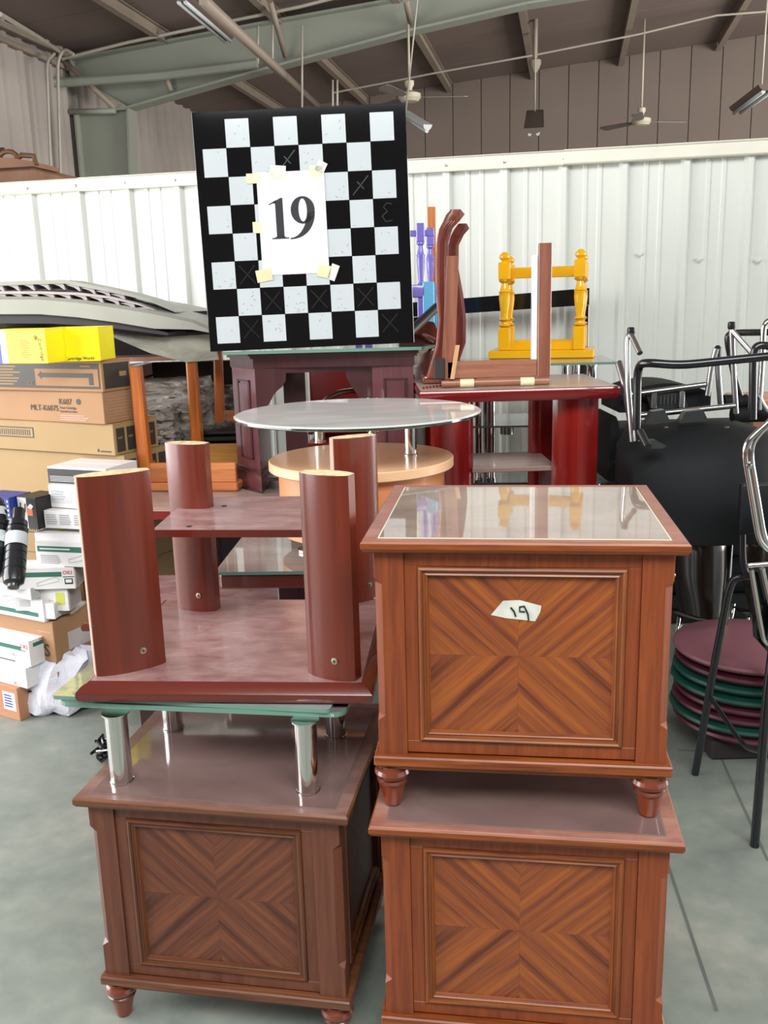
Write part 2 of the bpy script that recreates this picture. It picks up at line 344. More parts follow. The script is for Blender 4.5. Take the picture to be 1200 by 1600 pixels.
for i in range(26):
    mb = MB(); c = -4.35 + i * .3075
    mb.lathe([(.0, -.004), (.009, -.003), (.006, .004), (0, .005)], 8, M=Matrix.Translation((c, PBB - .052, 2.285)) @ Matrix.Rotation(PI / 2, 4, 'X'))
    mb.build('screw', 'chrome_dull', part)
for (x, y, n) in ((1000, 400, 2), (1093, 408, 1), (1185, 410, 2)):          # dented ribs
    q = PB(x, y, b=PBB - .035); mb = MB()
    mb.tube([(q.x - .02, q.y + .01, q.z + .02), (q.x, q.y, q.z + .006), (q.x + .018, q.y + .01, q.z + .018)], .004, 6); mb.build('dent', 'white_sheet', part)

# --- hall behind: gable wall, side wall, roof
GB = 15.0; AL = -5.70
def roofz(a): return 4.46 + .078 * (a - AL)
g = bpy.data.objects.new('wall_far', None); COL.objects.link(g); g['kind'] = 'structure'; g.rotation_euler = (0, 0, -YB)
a = AL
while a < 8.8:
    mb = MB(); mb.prism([(a + .006, 0), (a + .426, 0), (a + .426, roofz(a + .426)), (a + .006, roofz(a))], GB, GB + .05, 'y'); mb.build('wall_panel', 'gable_sheet', g); a += .432
mb = MB(); mb.box(AL, 8.8, GB + .03, GB + .09, 0, 5.6); mb.build('backing', 'joint_dark', g)
sw = bpy.data.objects.new('wall_left', None); COL.objects.link(sw); sw['kind'] = 'structure'; sw.rotation_euler = (0, 0, -YB)
b = 4.9; k = 0
while b < 15:
    mb = MB(); prof = []
    for r_ in range(3):
        c = b + .28 * r_
        prof += [(c, AL), (c + .09, AL), (c + .11, AL + .04), (c + .17, AL + .04), (c + .19, AL)]
    prof.append((b + .84, AL))
    mb.loft([[Vector((p[1], p[0], z)) for p in prof] + [Vector((p[1] - .005, p[0], z)) for p in prof[::-1]] for z in (0, roofz(AL) + .03)], smooth=False)
    mb.build('sheet_panel', 'side_sheet', sw); b += .84
for (z, y0) in ((roofz(AL) - .12, .10), (roofz(AL) - .24, .06)):
    mb = MB(); mb.box(AL + .02, AL + .02 + y0, 4.9, 10.6, z, z + .05, .004); mb.build('eave_rail', 'roof_steel', sw)
rf = bpy.data.objects.new('ceiling', None); COL.objects.link(rf); rf['kind'] = 'structure'; rf.rotation_euler = (0, 0, -YB)
b = -1.5
while b < GB:
    mb = MB(); d = .02 if int(round(b * 10)) % 2 else 0
    mb.prism([(AL, roofz(AL)), (9, roofz(9)), (9, roofz(9) + .05), (AL, roofz(AL) + .05)], b + .01, b + 1.09, 'y'); mb.build('roof_panel', 'roof_sheet', rf); b += 1.1
mb = MB(); mb.prism([(AL, roofz(AL) + .04), (9, roofz(9) + .04), (9, roofz(9) + .1), (AL, roofz(AL) + .1)], -1.5, GB, 'y'); mb.build('backing', 'joint_dark', rf)
rw = MB(); rw.box(AL, 9, -7.1, -7, 0, 5.8); struct(rw, 'wall_rear', 'gable_sheet')
rw = MB(); rw.prism([(AL, roofz(AL)), (9, roofz(9)), (9, roofz(9) + .05), (AL, roofz(AL) + .05)], -7, -1.5, 'y'); struct(rw, 'trim_1', 'roof_sheet').name = 'ceiling_rear'
# purlins run away from us under the roof
for a in (-4.45, -3.15, -1.85, -.6, .66, 2.0, 3.3, 4.6):
    z = roofz(a)
    mb = MB(); mb.box(a - .04, a + .04, 3, GB - .02, z - .012, z - .002); mb.box(a - .004, a + .004, 3, GB - .02, z - .12, z - .004); mb.box(a - .04, a + .04, 3, GB - .02, z - .13, z - .118)
    struct(mb, 'roof_purlin', 'roof_steel')
# main rafter and its column: tapered I-section
RB = 10.5
def ibeam(poly, name, w=.1):
    mb = MB(); mb.prism(poly, RB - .004, RB + .004, 'y')
    n = len(poly)
    for i in range(n):
        p, q = Vector(poly[i]), Vector(poly[(i + 1) % n]); d = (q - p)
        if d.length < .05: continue
        nn = Vector((-d.y, d.x)).normalized() * .012
        mb.prism([p - nn, q - nn, q + nn, p + nn], RB - w, RB + w, 'y')
    return struct(mb, name, 'green_steel')
ibeam([(-5.6, 4.17), (-4.95, 3.79), (-3.44, 4.06), (-1.72, 4.34), (-.5, 4.50), (3, 4.74), (3, 5.0), (-1.99, 4.64), (-3.4, 4.53), (-5.6, 4.34)], 'roof_rafter')
ibeam([(-5.6, 0), (-5.15, 0), (-4.95, 3.78), (-5.6, 3.78)], 'steel_column')
def bar(name, pts, r, mat='roof_steel', seg=8, sm=0):
    mb = MB(); mb.tube(smooth_path(pts, sm) if sm else pts, r, seg); return struct(mb, name, mat)
bar('downpipe', [PB(62, 122, b=RB - .5), PB(85, 130, b=RB - .3), PB(250, 118, b=RB - .25), PB(402, 99, b=RB - .25)], .05, 'green_steel', 10, .15)
q0, q1 = PB(317, 0, b=7.2), PB(500, 170, b=12.2)
bar('tie_rail', [q0, q1], .045, 'roof_steel', 4)
for pts in ([PB(100, 95, b=RB - .2), PB(180, 170, b=RB - .1)], [PB(422, 2, b=9.8), PB(446, 88, b=RB - .1)], [PB(634, 0, b=9.8), PB(641, 34, b=RB - .1)], [PB(258, 118, b=RB - .15), PB(267, 142, b=RB - .1)]):
    bar('fly_brace', pts, .03)
bar('cable_conduit', [PB(97, 92, b=10.2), PB(200, 66, b=10.2), PB(345, 36, b=10.2), PB(470, 10, b=10.2), PB(520, -3, b=10.2)], .018, 'conduit', 6)
bar('cable_conduit', [PB(520, 145, b=13), PB(690, 112, b=13), PB(840, 85, b=13), PB(1000, 53, b=13), PB(1120, 24, b=13), PB(1210, 17, b=13)], .013, 'conduit', 6)
bar('wall_conduit', [PB(95, 275, b=10), PB(92, 180, b=10), PB(90, 95, b=10), PB(100, 75, b=10), PB(115, 85, b=10)], .018, 'conduit', 6, .1)
bar('wall_conduit', [PB(80, 275, b=9.6), PB(76, 180, b=9.6), PB(73, 95, b=9.6), PB(85, 84, b=9.8)], .016, 'conduit', 6, .1)
bar('eave_conduit', [PB(0, 22, b=7.5), PB(60, 58, b=9.0), PB(98, 84, b=10.2)], .02, 'conduit', 6)
bar('column_rail', [PB(108, 175, b=RB - .12), PB(180, 173, b=RB - .12)], .03, 'green_steel', 6)
for x in (403, 426, 472, 520, 527): bar('drop_conduit', [PB(x, 40 if x < 500 else 125, b=10), PB(x, 100 if x < 450 else 175, b=10)], .012, 'conduit', 6)

# ceiling fans
def fan(px, py, b, ztop, ang, label, rad=.62):
    q = PB(px, py, b=b); w = BW(q.x, q.y, q.z); t = thing('ceiling_fan', label, 'fan', w, ang, 'ceiling fans hung from the hall roof')
    mb = MB(); mb.lathe([(.02, -.05), (.09, -.045), (.12, -.01), (.12, .03), (.07, .055), (.03, .06)], 20); mb.build('motor', 'fan_white', t)
    mb = MB(); mb.lathe([(.03, .06), (.03, .09), (.05, .12), (.05, .16), (.02, .17)], 16); mb.build('canopy', 'fan_white', t)
    mb = MB(); mb.tube([(0, 0, .15), (0, 0, ztop - q.z)], .012, 8); mb.build('rod', 'fan_white', t)
    for k in range(3):
        M = Matrix.Rotation(k * 2 * PI / 3, 4, 'Z') @ Matrix.Rotation(R(12), 4, 'X')
        mb = MB(); mb.prism([(.1, -.02), (.2, -.05), (rad - .05, -.075), (rad, -.04), (rad, .04), (rad - .05, .065), (.2, .05), (.1, .02)], -.004, .004, 'z', M=M); mb.build('blade', 'fan_blade', t)
fan(640, 152, 10.4, roofz(-1.7) - .25, R(2), 'ceiling fan on a long rod, just right of the checkered board top')
fan(1002, 190, 13, roofz(.9) - .05, R(10), 'ceiling fan above the middle right of the white sheet wall')
def lamp_fix(name, p0, p1, w, label, mat, drops, ztop):
    a_, b_ = BW(*p0), BW(*p1); d = b_ - a_; L = d.length
    t = thing(name, label, 'lamp', (a_ + b_) / 2, math.atan2(d.y, d.x)); t.rotation_euler[1] = -math.asin(d.z / L)
    mb = MB(); mb.prism([(-w, .03), (w, .03), (w * .8, .0), (w * .35, -.02), (-w * .35, -.02), (-w * .8, 0)], -L / 2, L / 2, 'x'); mb.build('housing', mat, t)
    for s in (-.4, .4) if w > .05 else (0,):
        mb = MB(); mb.tube([(-L / 2 * .98, s * w, -.028), (L / 2 * .98, s * w, -.028)], .018, 8); mb.build('lamp_tube', 'tube_white', t)
    for s in drops:
        mb = MB(); mb.tube([(s * L, 0, .03), (s * L, 0, ztop)], .008, 6); mb.build('hanger', 'conduit', t)
lamp_fix('tube_lamp', PB(632, 178, b=9.5), PB(668, 200, b=9.0), .045, 'pale tube lamp fitting beside the top right corner of the checkered board', 'tube_white', (-.45,), 1.35)
lamp_fix('strip_light', PB(836, 176, b=12), PB(834, 205, b=9.9), .1, 'brown strip light seen end on, hanging over the middle of the white wall', 'lamp_brown', (-.4,), .9)
lamp_fix('strip_light', PB(1200, 137, b=9), PB(1152, 172, b=10.2), .08, 'slanting strip light at the right edge of the photo', 'lamp_brown', (-.3,), 1.2)
lamp_fix('strip_light', PB(283, -3, b=8), PB(356, 60, b=9.6), .07, 'long strip light under the roof above the left of the checkered board', 'lamp_brown', (), .4)
q = PB(836, 100, b=12.4); w = BW(*q); t = thing('ceiling_bracket', 'grey bracket and pipe with round fitting hanging from the roof, above the end-on strip light', 'bracket', w, -YB)
mb = MB(); mb.lathe([(.02, -.1), (.05, -.06), (.075, .0), (.075, .04), (.03, .06)], 12); mb.build('round_fitting', 'roof_steel', t)
mb = MB(); mb.tube([(0, 0, -.1), (0, 0, -.75)], .008, 6); mb.tube([(0, 0, .05), (0, 0, .62)], .03, 8); mb.build('pipe', 'roof_steel', t)
mb = MB(); mb.box(-.12, .12, -.08, .08, .6, 1.0, .01); mb.build('bracket_box', 'roof_steel', t)

# brown draped carved piece of furniture that shows over the partition, left
q = PB(40, 262, b=6.2); w = BW(*q); t = thing('carved_settee', 'brown upholstered settee top with a carved scroll showing over the white wall, far left', 'settee', (w.x, w.y, 0), -YB)
z0 = w.z
mb = MB(); mb.box(-.9, .18, -.2, .5, 0, z0 - .02, .03); mb.build('back_panel', 'fabric_brown', t)
mb = MB(); mb.prism([(-.9, z0 - .03), (.2, z0 - .03), (.2, z0), (.05, z0 + .03), (-.2, z0 + .05), (-.9, z0 + .1)], -.24, .1, 'y'); mb.build('top_rail', 'fabric_brown', t)
mb = MB(); mb.tube([(.0 + .07 * math.cos(s), -.2, z0 + .03 + .05 * math.sin(s)) for s in [x * .5 for x in range(10)]], .016, 8); mb.tube([(.02, -.2, z0), (.1, -.2, z0 + .05), (.19, -.2, z0 + .04), (.2, -.2, z0 - .02)], .018, 8); mb.build('carved_scroll', 'carved_brown', t)
mb = MB(); mb.tube([(-.18, 0, z0), (-.18, 0, z0 + .13)], .012, 6); mb.tube([(-.2, 0, z0 + .13), (-.15, 0, z0 + .13)], .012, 6); mb.build('hook', 'board_dark', t)

# ================================================================== END TABLES with quarter-matched veneer
def end_table(label, loc, rz, top_glass, W=.612, D=.545, Ht=.575, frosty=False, face=True, side_panels=True, tone=''):
    t = thing('end_table', label, 'end table', loc, rz, None)      # origin: floor under the front-left corner of the top
    # turned feet
    for (x, y) in ((.045, .045), (W - .05, .045), (.045, D - .05), (W - .05, D - .05)):
        mb = MB(); mb.lathe([(.013, 0), (.017, .003), (.026, .045), (.028, .05), (.026, .052)], 20, (x, y, 0)); ft = mb.build('foot', 'foot_wood', t)
        mb = MB(); mb.lathe([(.024, .05), (.031, .053), (.032, .059), (.027, .063), (.034, .067), (.037, .075), (.034, .083), (.027, .087), (.027, .092)], 20, (x, y, 0)); mb.build('ring', 'foot_ring', ft)
    zb = .088; ze = zb + .012; zt = Ht - .026
    mb = MB(); mb.box(.022, W - .022, .022, D - .02, zb, ze, .002); mb.box(.012, W - .012, .010, D - .012, ze, ze + .022, .003); mb.build('base', tone + 'cherry_edge', t)
    z0 = ze + .022
    mb = MB(); mb.box(.05, W - .05, .044, D - .05, z0, zt); mb.build('body', tone + 'cherry_z', t)
    # corner stiles with a stopped chamfer on their outer edge
    for i, (x0, x1, out) in enumerate(((.022, .080, -1), (W - .082, W - .024, 1))):
        for (y0, y1, fy) in ((.022, .065, -1), (D - .065, D - .022, 1)):
            rings = []
            for z, c in ((z0, .001), (z0 + .075, .001), (z0 + .085, .015), (zt - .065, .015), (zt - .052, .001), (zt, .001)):
                xo = x1 if out > 0 else x0; xi = x0 if out > 0 else x1; yo = y0 if fy < 0 else y1; yi = y1 if fy < 0 else y0
                rings.append([(xi, yo, z), (xo - out * c, yo, z), (xo, yo - fy * c, z), (xo, yi, z), (xi, yi, z)])
            mb = MB(); mb.loft(rings, smooth=False); mb.build('stile', tone + 'cherry_z', t)
    # framed panel: flat frame, two-step moulding, four veneers
    def panel(x0, x1, y, M, nm):
        zz0, zz1 = z0 + .004, zt - .004
        fr = MB(); fw = .026
        for (a0, a1, c0, c1) in ((x0, x1, zz0, zz0 + fw), (x0, x1, zz1 - fw, zz1), (x0, x0 + fw, zz0 + fw, zz1 - fw), (x1 - fw, x1, zz0 + fw, zz1 - fw)):
            fr.box(a0, a1, y - .006, y + .01, c0, c1, .001, M)
        f = fr.build('panel_frame', tone + 'cherry_z', t)
        a0, a1, c0, c1 = x0 + fw, x1 - fw, zz0 + fw, zz1 - fw
        steps = [(0, -.007), (.002, -.011), (.006, -.013), (.009, -.011), (.010, -.008), (.014, -.007), (.017, -.009), (.019, -.007), (.021, -.002), (.023, .002)]
        names = ('moulding',) * 4
        for k in range(4):
            mo = MB(); rg = []
            for d, yy in steps:
                cs = [(a0 + d, c0 + d), (a1 - d, c0 + d), (a1 - d, c1 - d), (a0 + d, c1 - d)]
                p, q = cs[k], cs[(k + 1) % 4]
                rg.append([M @ Vector((p[0], y + yy, p[1])), M @ Vector((q[0], y + yy, q[1]))])
            back = [[M @ Vector((r_[0] if 0 else (M.inverted() @ r_[0]).x, y + .008, (M.inverted() @ r_[0]).z)), M @ Vector(((M.inverted() @ r_[1]).x, y + .008, (M.inverted() @ r_[1]).z))] for r_ in (rg[-1], rg[0])]
            mo.loft(rg + back + [rg[0]], closed=False, smooth=False); mo.build('moulding', tone + ('moulding' if k % 2 else 'moulding_x'), f)
        a0 += .022; a1 -= .022; c0 += .022; c1 -= .022; cx, cz = (a0 + a1) / 2 - .004, (c0 + c1) / 2
        for (p0, p1, r0, r1) in ((a0, cx - .0001, cz + .0001, c1), (cx + .0001, a1, cz + .0001, c1), (a0, cx - .0001, c0, cz - .0001), (cx + .0001, a1, c0, cz - .0001)):
            v = MB(); v.box(p0 - cx, p1 - cx, 0, .006, r0 - cz, r1 - cz); o = v.build('veneer_panel', tone + 'veneer', f)
            o.matrix_local = M @ Matrix.Translation((cx, y + .001, cz))
    panel(.080, W - .082, .034, Matrix.Identity(4), 'front')
    if side_panels:
        panel(.066, D - .066, .030, Matrix.Translation((W - .006, 0, 0)) @ Matrix.Rotation(PI / 2, 4, 'Z'), 'right')
        panel(-D + .066, -.066, .030, Matrix.Translation((.006, 0, 0)) @ Matrix.Rotation(-PI / 2, 4, 'Z'), 'left')
    # top: slab with a rounded-under edge and inlaid glass
    mb = MB()
    rg = []
    for d, z in ((.012, zt), (.004, zt + .004), (0, zt + .011), (0, zt + .021), (.003, zt + .025), (.004, Ht)):
        rg.append([(d, d, z), (W - d, d, z), (W - d, D - d, z), (d, D - d, z)])
    mb.loft(rg, smooth=False, capmi=1); tp = mb.build('top', [tone + 'cherry_edge', tone + 'cherry_top'], t)
    e = .034
    mb = MB(); mb.box(e - .003, W - e + .003, e - .010, D - e + .003, Ht - .004, Ht + .0008); mb.build('glass_border', 'glass_border' if top_glass == 'inlaid_glass' else tone + 'glass_border_dark', tp)
    mb = MB(); mb.box(e, W - e, e - .006, D - e, Ht - .003, Ht + .0016); mb.build('glass_inlay', top_glass, tp)
    return t
def corner_loc(fl, fr, z):   # front-left and front-right top corners
    d = fr - fl; return (fl.x, fl.y, z), math.atan2(d.y, d.x), d.length
zt_low = .575
l, rz, w = corner_loc(PZ(575, 1292, zt_low), PZ(1073, 1320, zt_low), 0)
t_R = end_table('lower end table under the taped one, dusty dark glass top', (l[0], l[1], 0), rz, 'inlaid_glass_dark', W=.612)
l2, rz2, w2 = corner_loc(PZ(112, 1247, zt_low), PZ(551, 1278, zt_low), 0)
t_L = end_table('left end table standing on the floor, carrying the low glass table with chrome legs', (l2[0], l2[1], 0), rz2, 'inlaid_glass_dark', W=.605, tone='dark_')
zu = zt_low + .002 + .575
l3, rz3, w3 = corner_loc(PZ(562, 846, zu), PZ(1087, 850, zu), 0)
t_U = end_table('upper end table with paper tape numbered in ink, stacked on another', (l3[0], l3[1], zt_low + .002), rz3, 'inlaid_glass', W=.612)
# torn tape with hand-written Arabic numerals
Mi = wm(t_U)
def onface(px, py):   # point on the upper table's front face, in table coordinates
    d = Vector(ray(px, py)); o = Vector((0, 0, H)); n = Mi.to_3x3() @ Vector((0, 1, 0)); p0 = Mi @ Vector((0, .033, 0))
    t_ = (p0 - o).dot(n) / d.dot(n); return Mi.inverted() @ (o + d * t_)
pts = [onface(*p) for p in ((767, 961), (786, 939), (812, 938), (846, 947), (844, 957), (836, 971), (800, 967), (790, 966))]
mb = MB(); mb.prism([(p.x, p.z) for p in pts], .0335, .0345, 'y'); tp = mb.build('paper_tape', 'clear_tape', t_U); tp['label'] = 'torn whitish tape with handwritten numerals'
mb = MB()
for st in (((798, 949), (803, 955), (806, 963)), ((820, 956), (812, 955), (812, 948), (819, 947), (822, 953), (825, 960), (826, 969))):
    mb.tube([(onface(*p).x, .0325, onface(*p).z) for p in st], .0018, 6)
mb.build('handwriting', 'ink', tp)
# small metal pin on the right side of the upper table
mb = MB(); mb.lathe([(.0, 0), (.005, .002), (.004, .006), (0, .007)], 10, M=Matrix.Translation((.612 - .024, .05, .50)) @ Matrix.Rotation(PI / 2, 4, 'Y')); mb.build('side_screw', 'chrome_dull', t_U)

# ================================================================== low glass table with chrome legs
zg = .742
fl_, fr_ = PZ(88, 1104, zg), PZ(539, 1122, zg); d = fr_ - fl_; rzg = math.atan2(d.y, d.x)
t = thing('low_glass_table', 'low glass table on four chrome legs, standing on the left end table', 'glass table', (fl_.x, fl_.y, zt_low + .0016), rzg)
Wg, Dg, hg = d.length, .36, zg - zt_low - .0016
def rrect(w, dd, r, x=0, y=0, k=5):
    out = []
    for cx, cy, a0 in ((x + r, y + r, PI), (x + w - r, y + r, 1.5 * PI), (x + w - r, y + dd - r, 0), (x + r, y + dd - r, .5 * PI)):
        for i in range(k + 1): out.append((cx + r * math.cos(a0 + PI / 2 * i / k), cy + r * math.sin(a0 + PI / 2 * i / k)))
    return out
def pane(w, dd, r, z0, z1, x=0, y=0, name='glass_top', parent=None, mats=('clear_glass', 'glass_rim')):
    mb = MB(); mb.prism(rrect(w, dd, r, x, y), z0, z1, 'z', mi=1, capmi=0); return mb.build(name, list(mats), parent)
pane(Wg, Dg + .02, .03, hg, hg + .011, parent=t)
Mi2 = wm(t).inverted()
lf, rf_ = Mi2 @ PZ(191, 1221, zt_low), Mi2 @ PZ(482, 1236, zt_low)
for (x, y) in ((lf.x, lf.y), (rf_.x, rf_.y), (lf.x + .02, lf.y + .26), (rf_.x + .01, rf_.y + .26)):
    mb = MB(); mb.lathe([(.026, 0), (.026, .004), (.0245, .005), (.0245, hg - .004), (.03, hg - .003), (.03, hg)], 28, (x, y, 0)); mb.build('leg', 'chrome', t)
text('H', .009, 'corner_mark', 'carton_white', t, Matrix.Translation((Wg - .03, -.001, hg + .002)) @ FRONT)
za = zg + .0115
fl2, fr2 = PZ(79, 1086, za + .01), PZ(515, 1108, za + .01); d2 = fr2 - fl2
t = thing('glass_sheet', 'loose green-edged glass sheet lying between the low glass table and the red stand', 'glass sheet', (fl2.x, fl2.y, za), math.atan2(d2.y, d2.x))
pane(d2.length + .0, .40, .01, 0, .009, name='pane', parent=t, mats=('sheet_glass', 'glass_rim'))

# ================================================================== TV stand of lens-section columns (used twice)
def lens(a, b, n=14, blunt=.9):
    pts = []
    for i in range(n + 1):
        x = -a + 2 * a * i / n; pts.append((x, b * math.sqrt(max(0, 1 - (x / (a / blunt)) ** 2)) ** 1.0))
    return pts + [(x, -y) for x, y in pts[::-1]]
def slab(w, dd, z0, z1, name, mats, parent, bull=True, x0=0, y0=0):
    mb = MB(); h = z1 - z0; prof = [(.014, z0), (0, z0 + .003), (-.004, z0 + h * .3), (-.003, z0 + h * .55), (.006, z0 + h * .8), (.018, z1 - .002), (.022, z1)] if bull else [(0, z0), (0, z1)]
    rg = [[(x0 + d, y0 + d, z), (x0 + w - d, y0 + d, z), (x0 + w - d, y0 + dd - d, z), (x0 + d, y0 + dd - d, z)] for d, z in prof]
    mb.loft(rg, smooth=bull, mi=1, capmi=0); return mb.build(name, list(mats), parent)
# upside-down one in the middle of the stack
zb = za + .0095
fl_, fr_ = PZ(122, 1098, zb), PZ(580, 1102, zb); d = fr_ - fl_; Ws = d.length; rzs = math.atan2(d.y, d.x)
t = thing('tv_stand', 'dusty mahogany TV stand upside down, four bare columns pointing up', 'TV stand', (fl_.x, fl_.y, zb), rzs)
Ds = .60; hb = .042; Mi3 = wm(t).inverted(); hc = .448
slab(Ws, Ds, 0, hb, 'base_board', ('mahogany_dusty', 'mahogany_edge'), t)
zc = zb + hb
def colpos(p, q, z): 
    a_, b_ = Mi3 @ PZ(*p, z), Mi3 @ PZ(*q, z); return (a_ + b_) / 2, math.atan2(b_.y - a_.y, b_.x - a_.x), (b_ - a_).length / 2
for (p, q, half) in (((150, 1054), (257, 1032), None), ((487, 1047), (560, 1061), None), ((285, 947), (338, 952), None), ((528, 942), (592, 930), None)):
    c, an, hl = colpos(p, q, zc); hl = min(max(hl, .058), .078)
    M = Matrix.Translation((c.x, c.y, hb)) @ Matrix.Rotation(an, 4, 'Z')
    mb = MB(); mb.prism(lens(hl, .030), 0, hc, 'z', mi=0, M=M, smooth=True, capmi=1); o = mb.build('column', ['mahogany', 'chipboard'], t)
    mb = MB(); s = hl; 
    for sx in (-1,): mb.box(sx * s - .0018, sx * s + .0005, -.010, .010, 0, hc + .0006, 0, M)  # bright line down the left end, a painted highlight
    mb.build('edge_highlight', 'highlight_paint', o)
    mb = MB(); mb.lathe([(.0, 0), (.0075, .0005), (.0075, .003), (.0, .004)], 14, M=M @ Matrix.Translation((hl * .32, -.0275, .045)) @ Matrix.Rotation(PI / 2, 4, 'X')); sc = mb.build('screw', 'screw', o)
    mb = MB(); mb.box(-.004, .004, -.0045, 0, -.0008, .0008, 0, M @ Matrix.Translation((hl * .32, -.0275, .045))); mb.box(-.0008, .0008, -.0045, 0, -.004, .004, 0, M @ Matrix.Translation((hl * .32, -.0275, .045))); mb.build('screw_slot', 'ink', o) 
zsh = 1.085
cs = [Mi3 @ PZ(*p, zsh) for p in ((238, 828), (484, 828), (484, 775), (296, 777))]
mb = MB(); zz = cs[0].z; mb.prism([(c.x, c.y) for c in cs], zz - .018, zz, 'z', mi=1, capmi=0); mb.build('shelf', ['mahogany_dusty', 'mahogany_edge'], t)
for c in ((.08, .03), (.11, .25)):
    mb = MB(); mb.lathe([(.003, 0), (.007, .0006), (.007, .0012), (.003, .0012)], 12, (cs[0].x + c[0], cs[0].y + c[1], zz)); mb.build('dowel_hole', 'board_dark', t)

# second one, upright, behind on the right
zt_j = 1.28
fl_, fr_ = PZ(655, 616.5, zt_j - .01), PZ(970, 607.5, zt_j - .01); d = fr_ - fl_; Wj = d.length
t = thing('tv_stand', 'glossy red TV stand standing upright, carrying the brown wooden frame', 'TV stand', (fl_.x, fl_.y, .715), math.atan2(d.y, d.x)); Dj = .56
hj = zt_j - .715
slab(Wj, Dj, 0, .042, 'base_board', ('mahogany_dusty', 'red_edge'), t)
mb = MB(); prof = [(.03, hj - .046), (.012, hj - .044), (.003, hj - .03), (0, hj - .014), (.004, hj - .002), (.006, hj)]
mb.loft([[(q, q, z), (Wj - q, q, z), (Wj - q, Dj - q, z), (q, Dj - q, z)] for q, z in prof], mi=1, capmi=0); mb.build('top_board', ['dusty_pale', 'red_edge'], t)
for (x, y, an) in ((.125, .12, 25), (Wj - .135, .11, -12), (.13, Dj - .10, -25), (Wj - .17, Dj - .10, 25)):
    M = Matrix.Translation((x, y, .042)) @ Matrix.Rotation(R(an), 4, 'Z')
    mb = MB(); mb.prism(lens(.082, .036), 0, hj - .046 - .042, 'z', M=M, smooth=True); mb.build('column', 'red_gloss', t)
mb = MB(); mb.box(.20, Wj - .20, .12, Dj - .10, .245, .263, .002); mb.build('shelf', 'dusty_pale', t)
# support under it
t = thing('side_table', 'low dark table under the upright red TV stand, behind the taped end table', 'side table', (fl_.x - .02, fl_.y - .0, 0), math.atan2(d.y, d.x))
mb = MB(); mb.box(0, Wj + .04, 0, .54, .68, .714, .004); mb.build('top', 'plum_wood', t)
for x, y in ((.02, .02), (Wj - .03, .02), (.02, .49), (Wj - .03, .49)):
    mb = MB(); mb.box(x, x + .05, y, y + .05, 0, .68, .003); mb.build('leg', 'plum_wood', t)

# ================================================================== glass and drum coffee tables
# stand F: dark red table with a glass sheet on top, seen between the columns
zf = .80
a_, b_ = PZ(335, 893, zf + .03), PZ(480, 893, zf + .03)
t = thing('coffee_table', 'dark red coffee table with a dusty glass top, seen between the bare columns', 'coffee table', (a_.x, a_.y, 0), R(-3))
pane(.66, .55, .01, zf + .018, zf + .028, parent=t, mats=('dusty_glass', 'glass_rim'))
mb = MB(); mb.box(.01, .64, .015, .52, zf - .03, zf + .016, .006); mb.build('top_frame', 'mahogany_edge', t)
c_ = PZ(116, 978, .62); lx, ly = c_.x - a_.x, c_.y - a_.y
mb = MB(); mb.box(.16, .60, .14, .5, .62, zf - .03, .004); mb.build('body', 'plum_wood', t)
slab(.64 - lx, .52, .582, .62, 'lower_board', ('mahogany_dusty', 'mahogany_edge'), t, x0=lx, y0=ly + .02)
for x, y in ((-.3, .1), (.5, .1), (-.3, .42), (.5, .42)):
    mb = MB(); mb.box(x, x + .06, y, y + .06, 0, .582, .003); mb.build('leg', 'plum_wood', t)
zgg = 1.255
L_, R_ = PZ(375, 643, zgg), PZ(752, 641, zgg); cx = (L_.x + R_.x) / 2; cy = (L_.y + R_.y) / 2 - .0; rg_ = (R_ - L_).length / 2
t = thing('round_coffee_table', 'round glass coffee table on chrome posts above a pale beech drum', 'coffee table', (cx, cy, zf + .029), 0)
hh = zgg - zf - .029
mb = MB(); mb.lathe([(rg_ - .006, hh - .012), (rg_, hh - .009), (rg_, hh - .003), (rg_ - .008, hh)], 64, mi=0); mb.build('glass_top', 'dusty_round_glass', t)
mb = MB(); rings = [[((rg_ + d) * math.cos(2 * PI * k / 64), (rg_ + d) * math.sin(2 * PI * k / 64), z) for k in range(64)] for d, z in ((-.004, hh - .0125), (.0008, hh - .0095), (.0008, hh - .004))]
mb.loft(rings, cap=False); mb.build('glass_edge', 'dark_rim', t)
zd = 1.11; hd = zd - zf - .029
a_, b_ = PZ(425, 713, zd), PZ(708, 713, zd); rd = (b_ - a_).length / 2 ; ox = (a_.x + b_.x) / 2 - cx; oy = -.02
mb = MB(); mb.lathe([(rd - .005, hd - .032), (rd, hd - .028), (rd, hd - .003), (rd - .003, hd)], 64, (ox, oy, 0)); dt = mb.build('drum_top', 'beech', t)
mb = MB(); mb.lathe([(rd - .03, .05), (rd - .03, hd - .033)], 64, (ox, oy, 0)); mb.build('drum', 'beech_side', t)
for k in range(4):
    an = R(-60 + 90 * k); mb = MB(); mb.lathe([(.035, 0), (.035, .008), (.012, .015), (.012, .05)], 20, (ox + .2 * math.cos(an), oy + .2 * math.sin(an), 0)); mb.build('foot', 'chrome', t)
for px, py_ in ((500, 691), (642, 711), (583, 676)):
    p = PZ(px, py_, zd); mb = MB(); rr = .0195
    mb.lathe([(rr + .003, hd), (rr + .003, hd + .004), (rr, hd + .006), (rr, hh - .017), (rr + .004, hh - .016), (rr + .004, hh - .012)], 24, (p.x - cx, p.y - cy, 0)); mb.build('chrome_post', 'chrome', t)

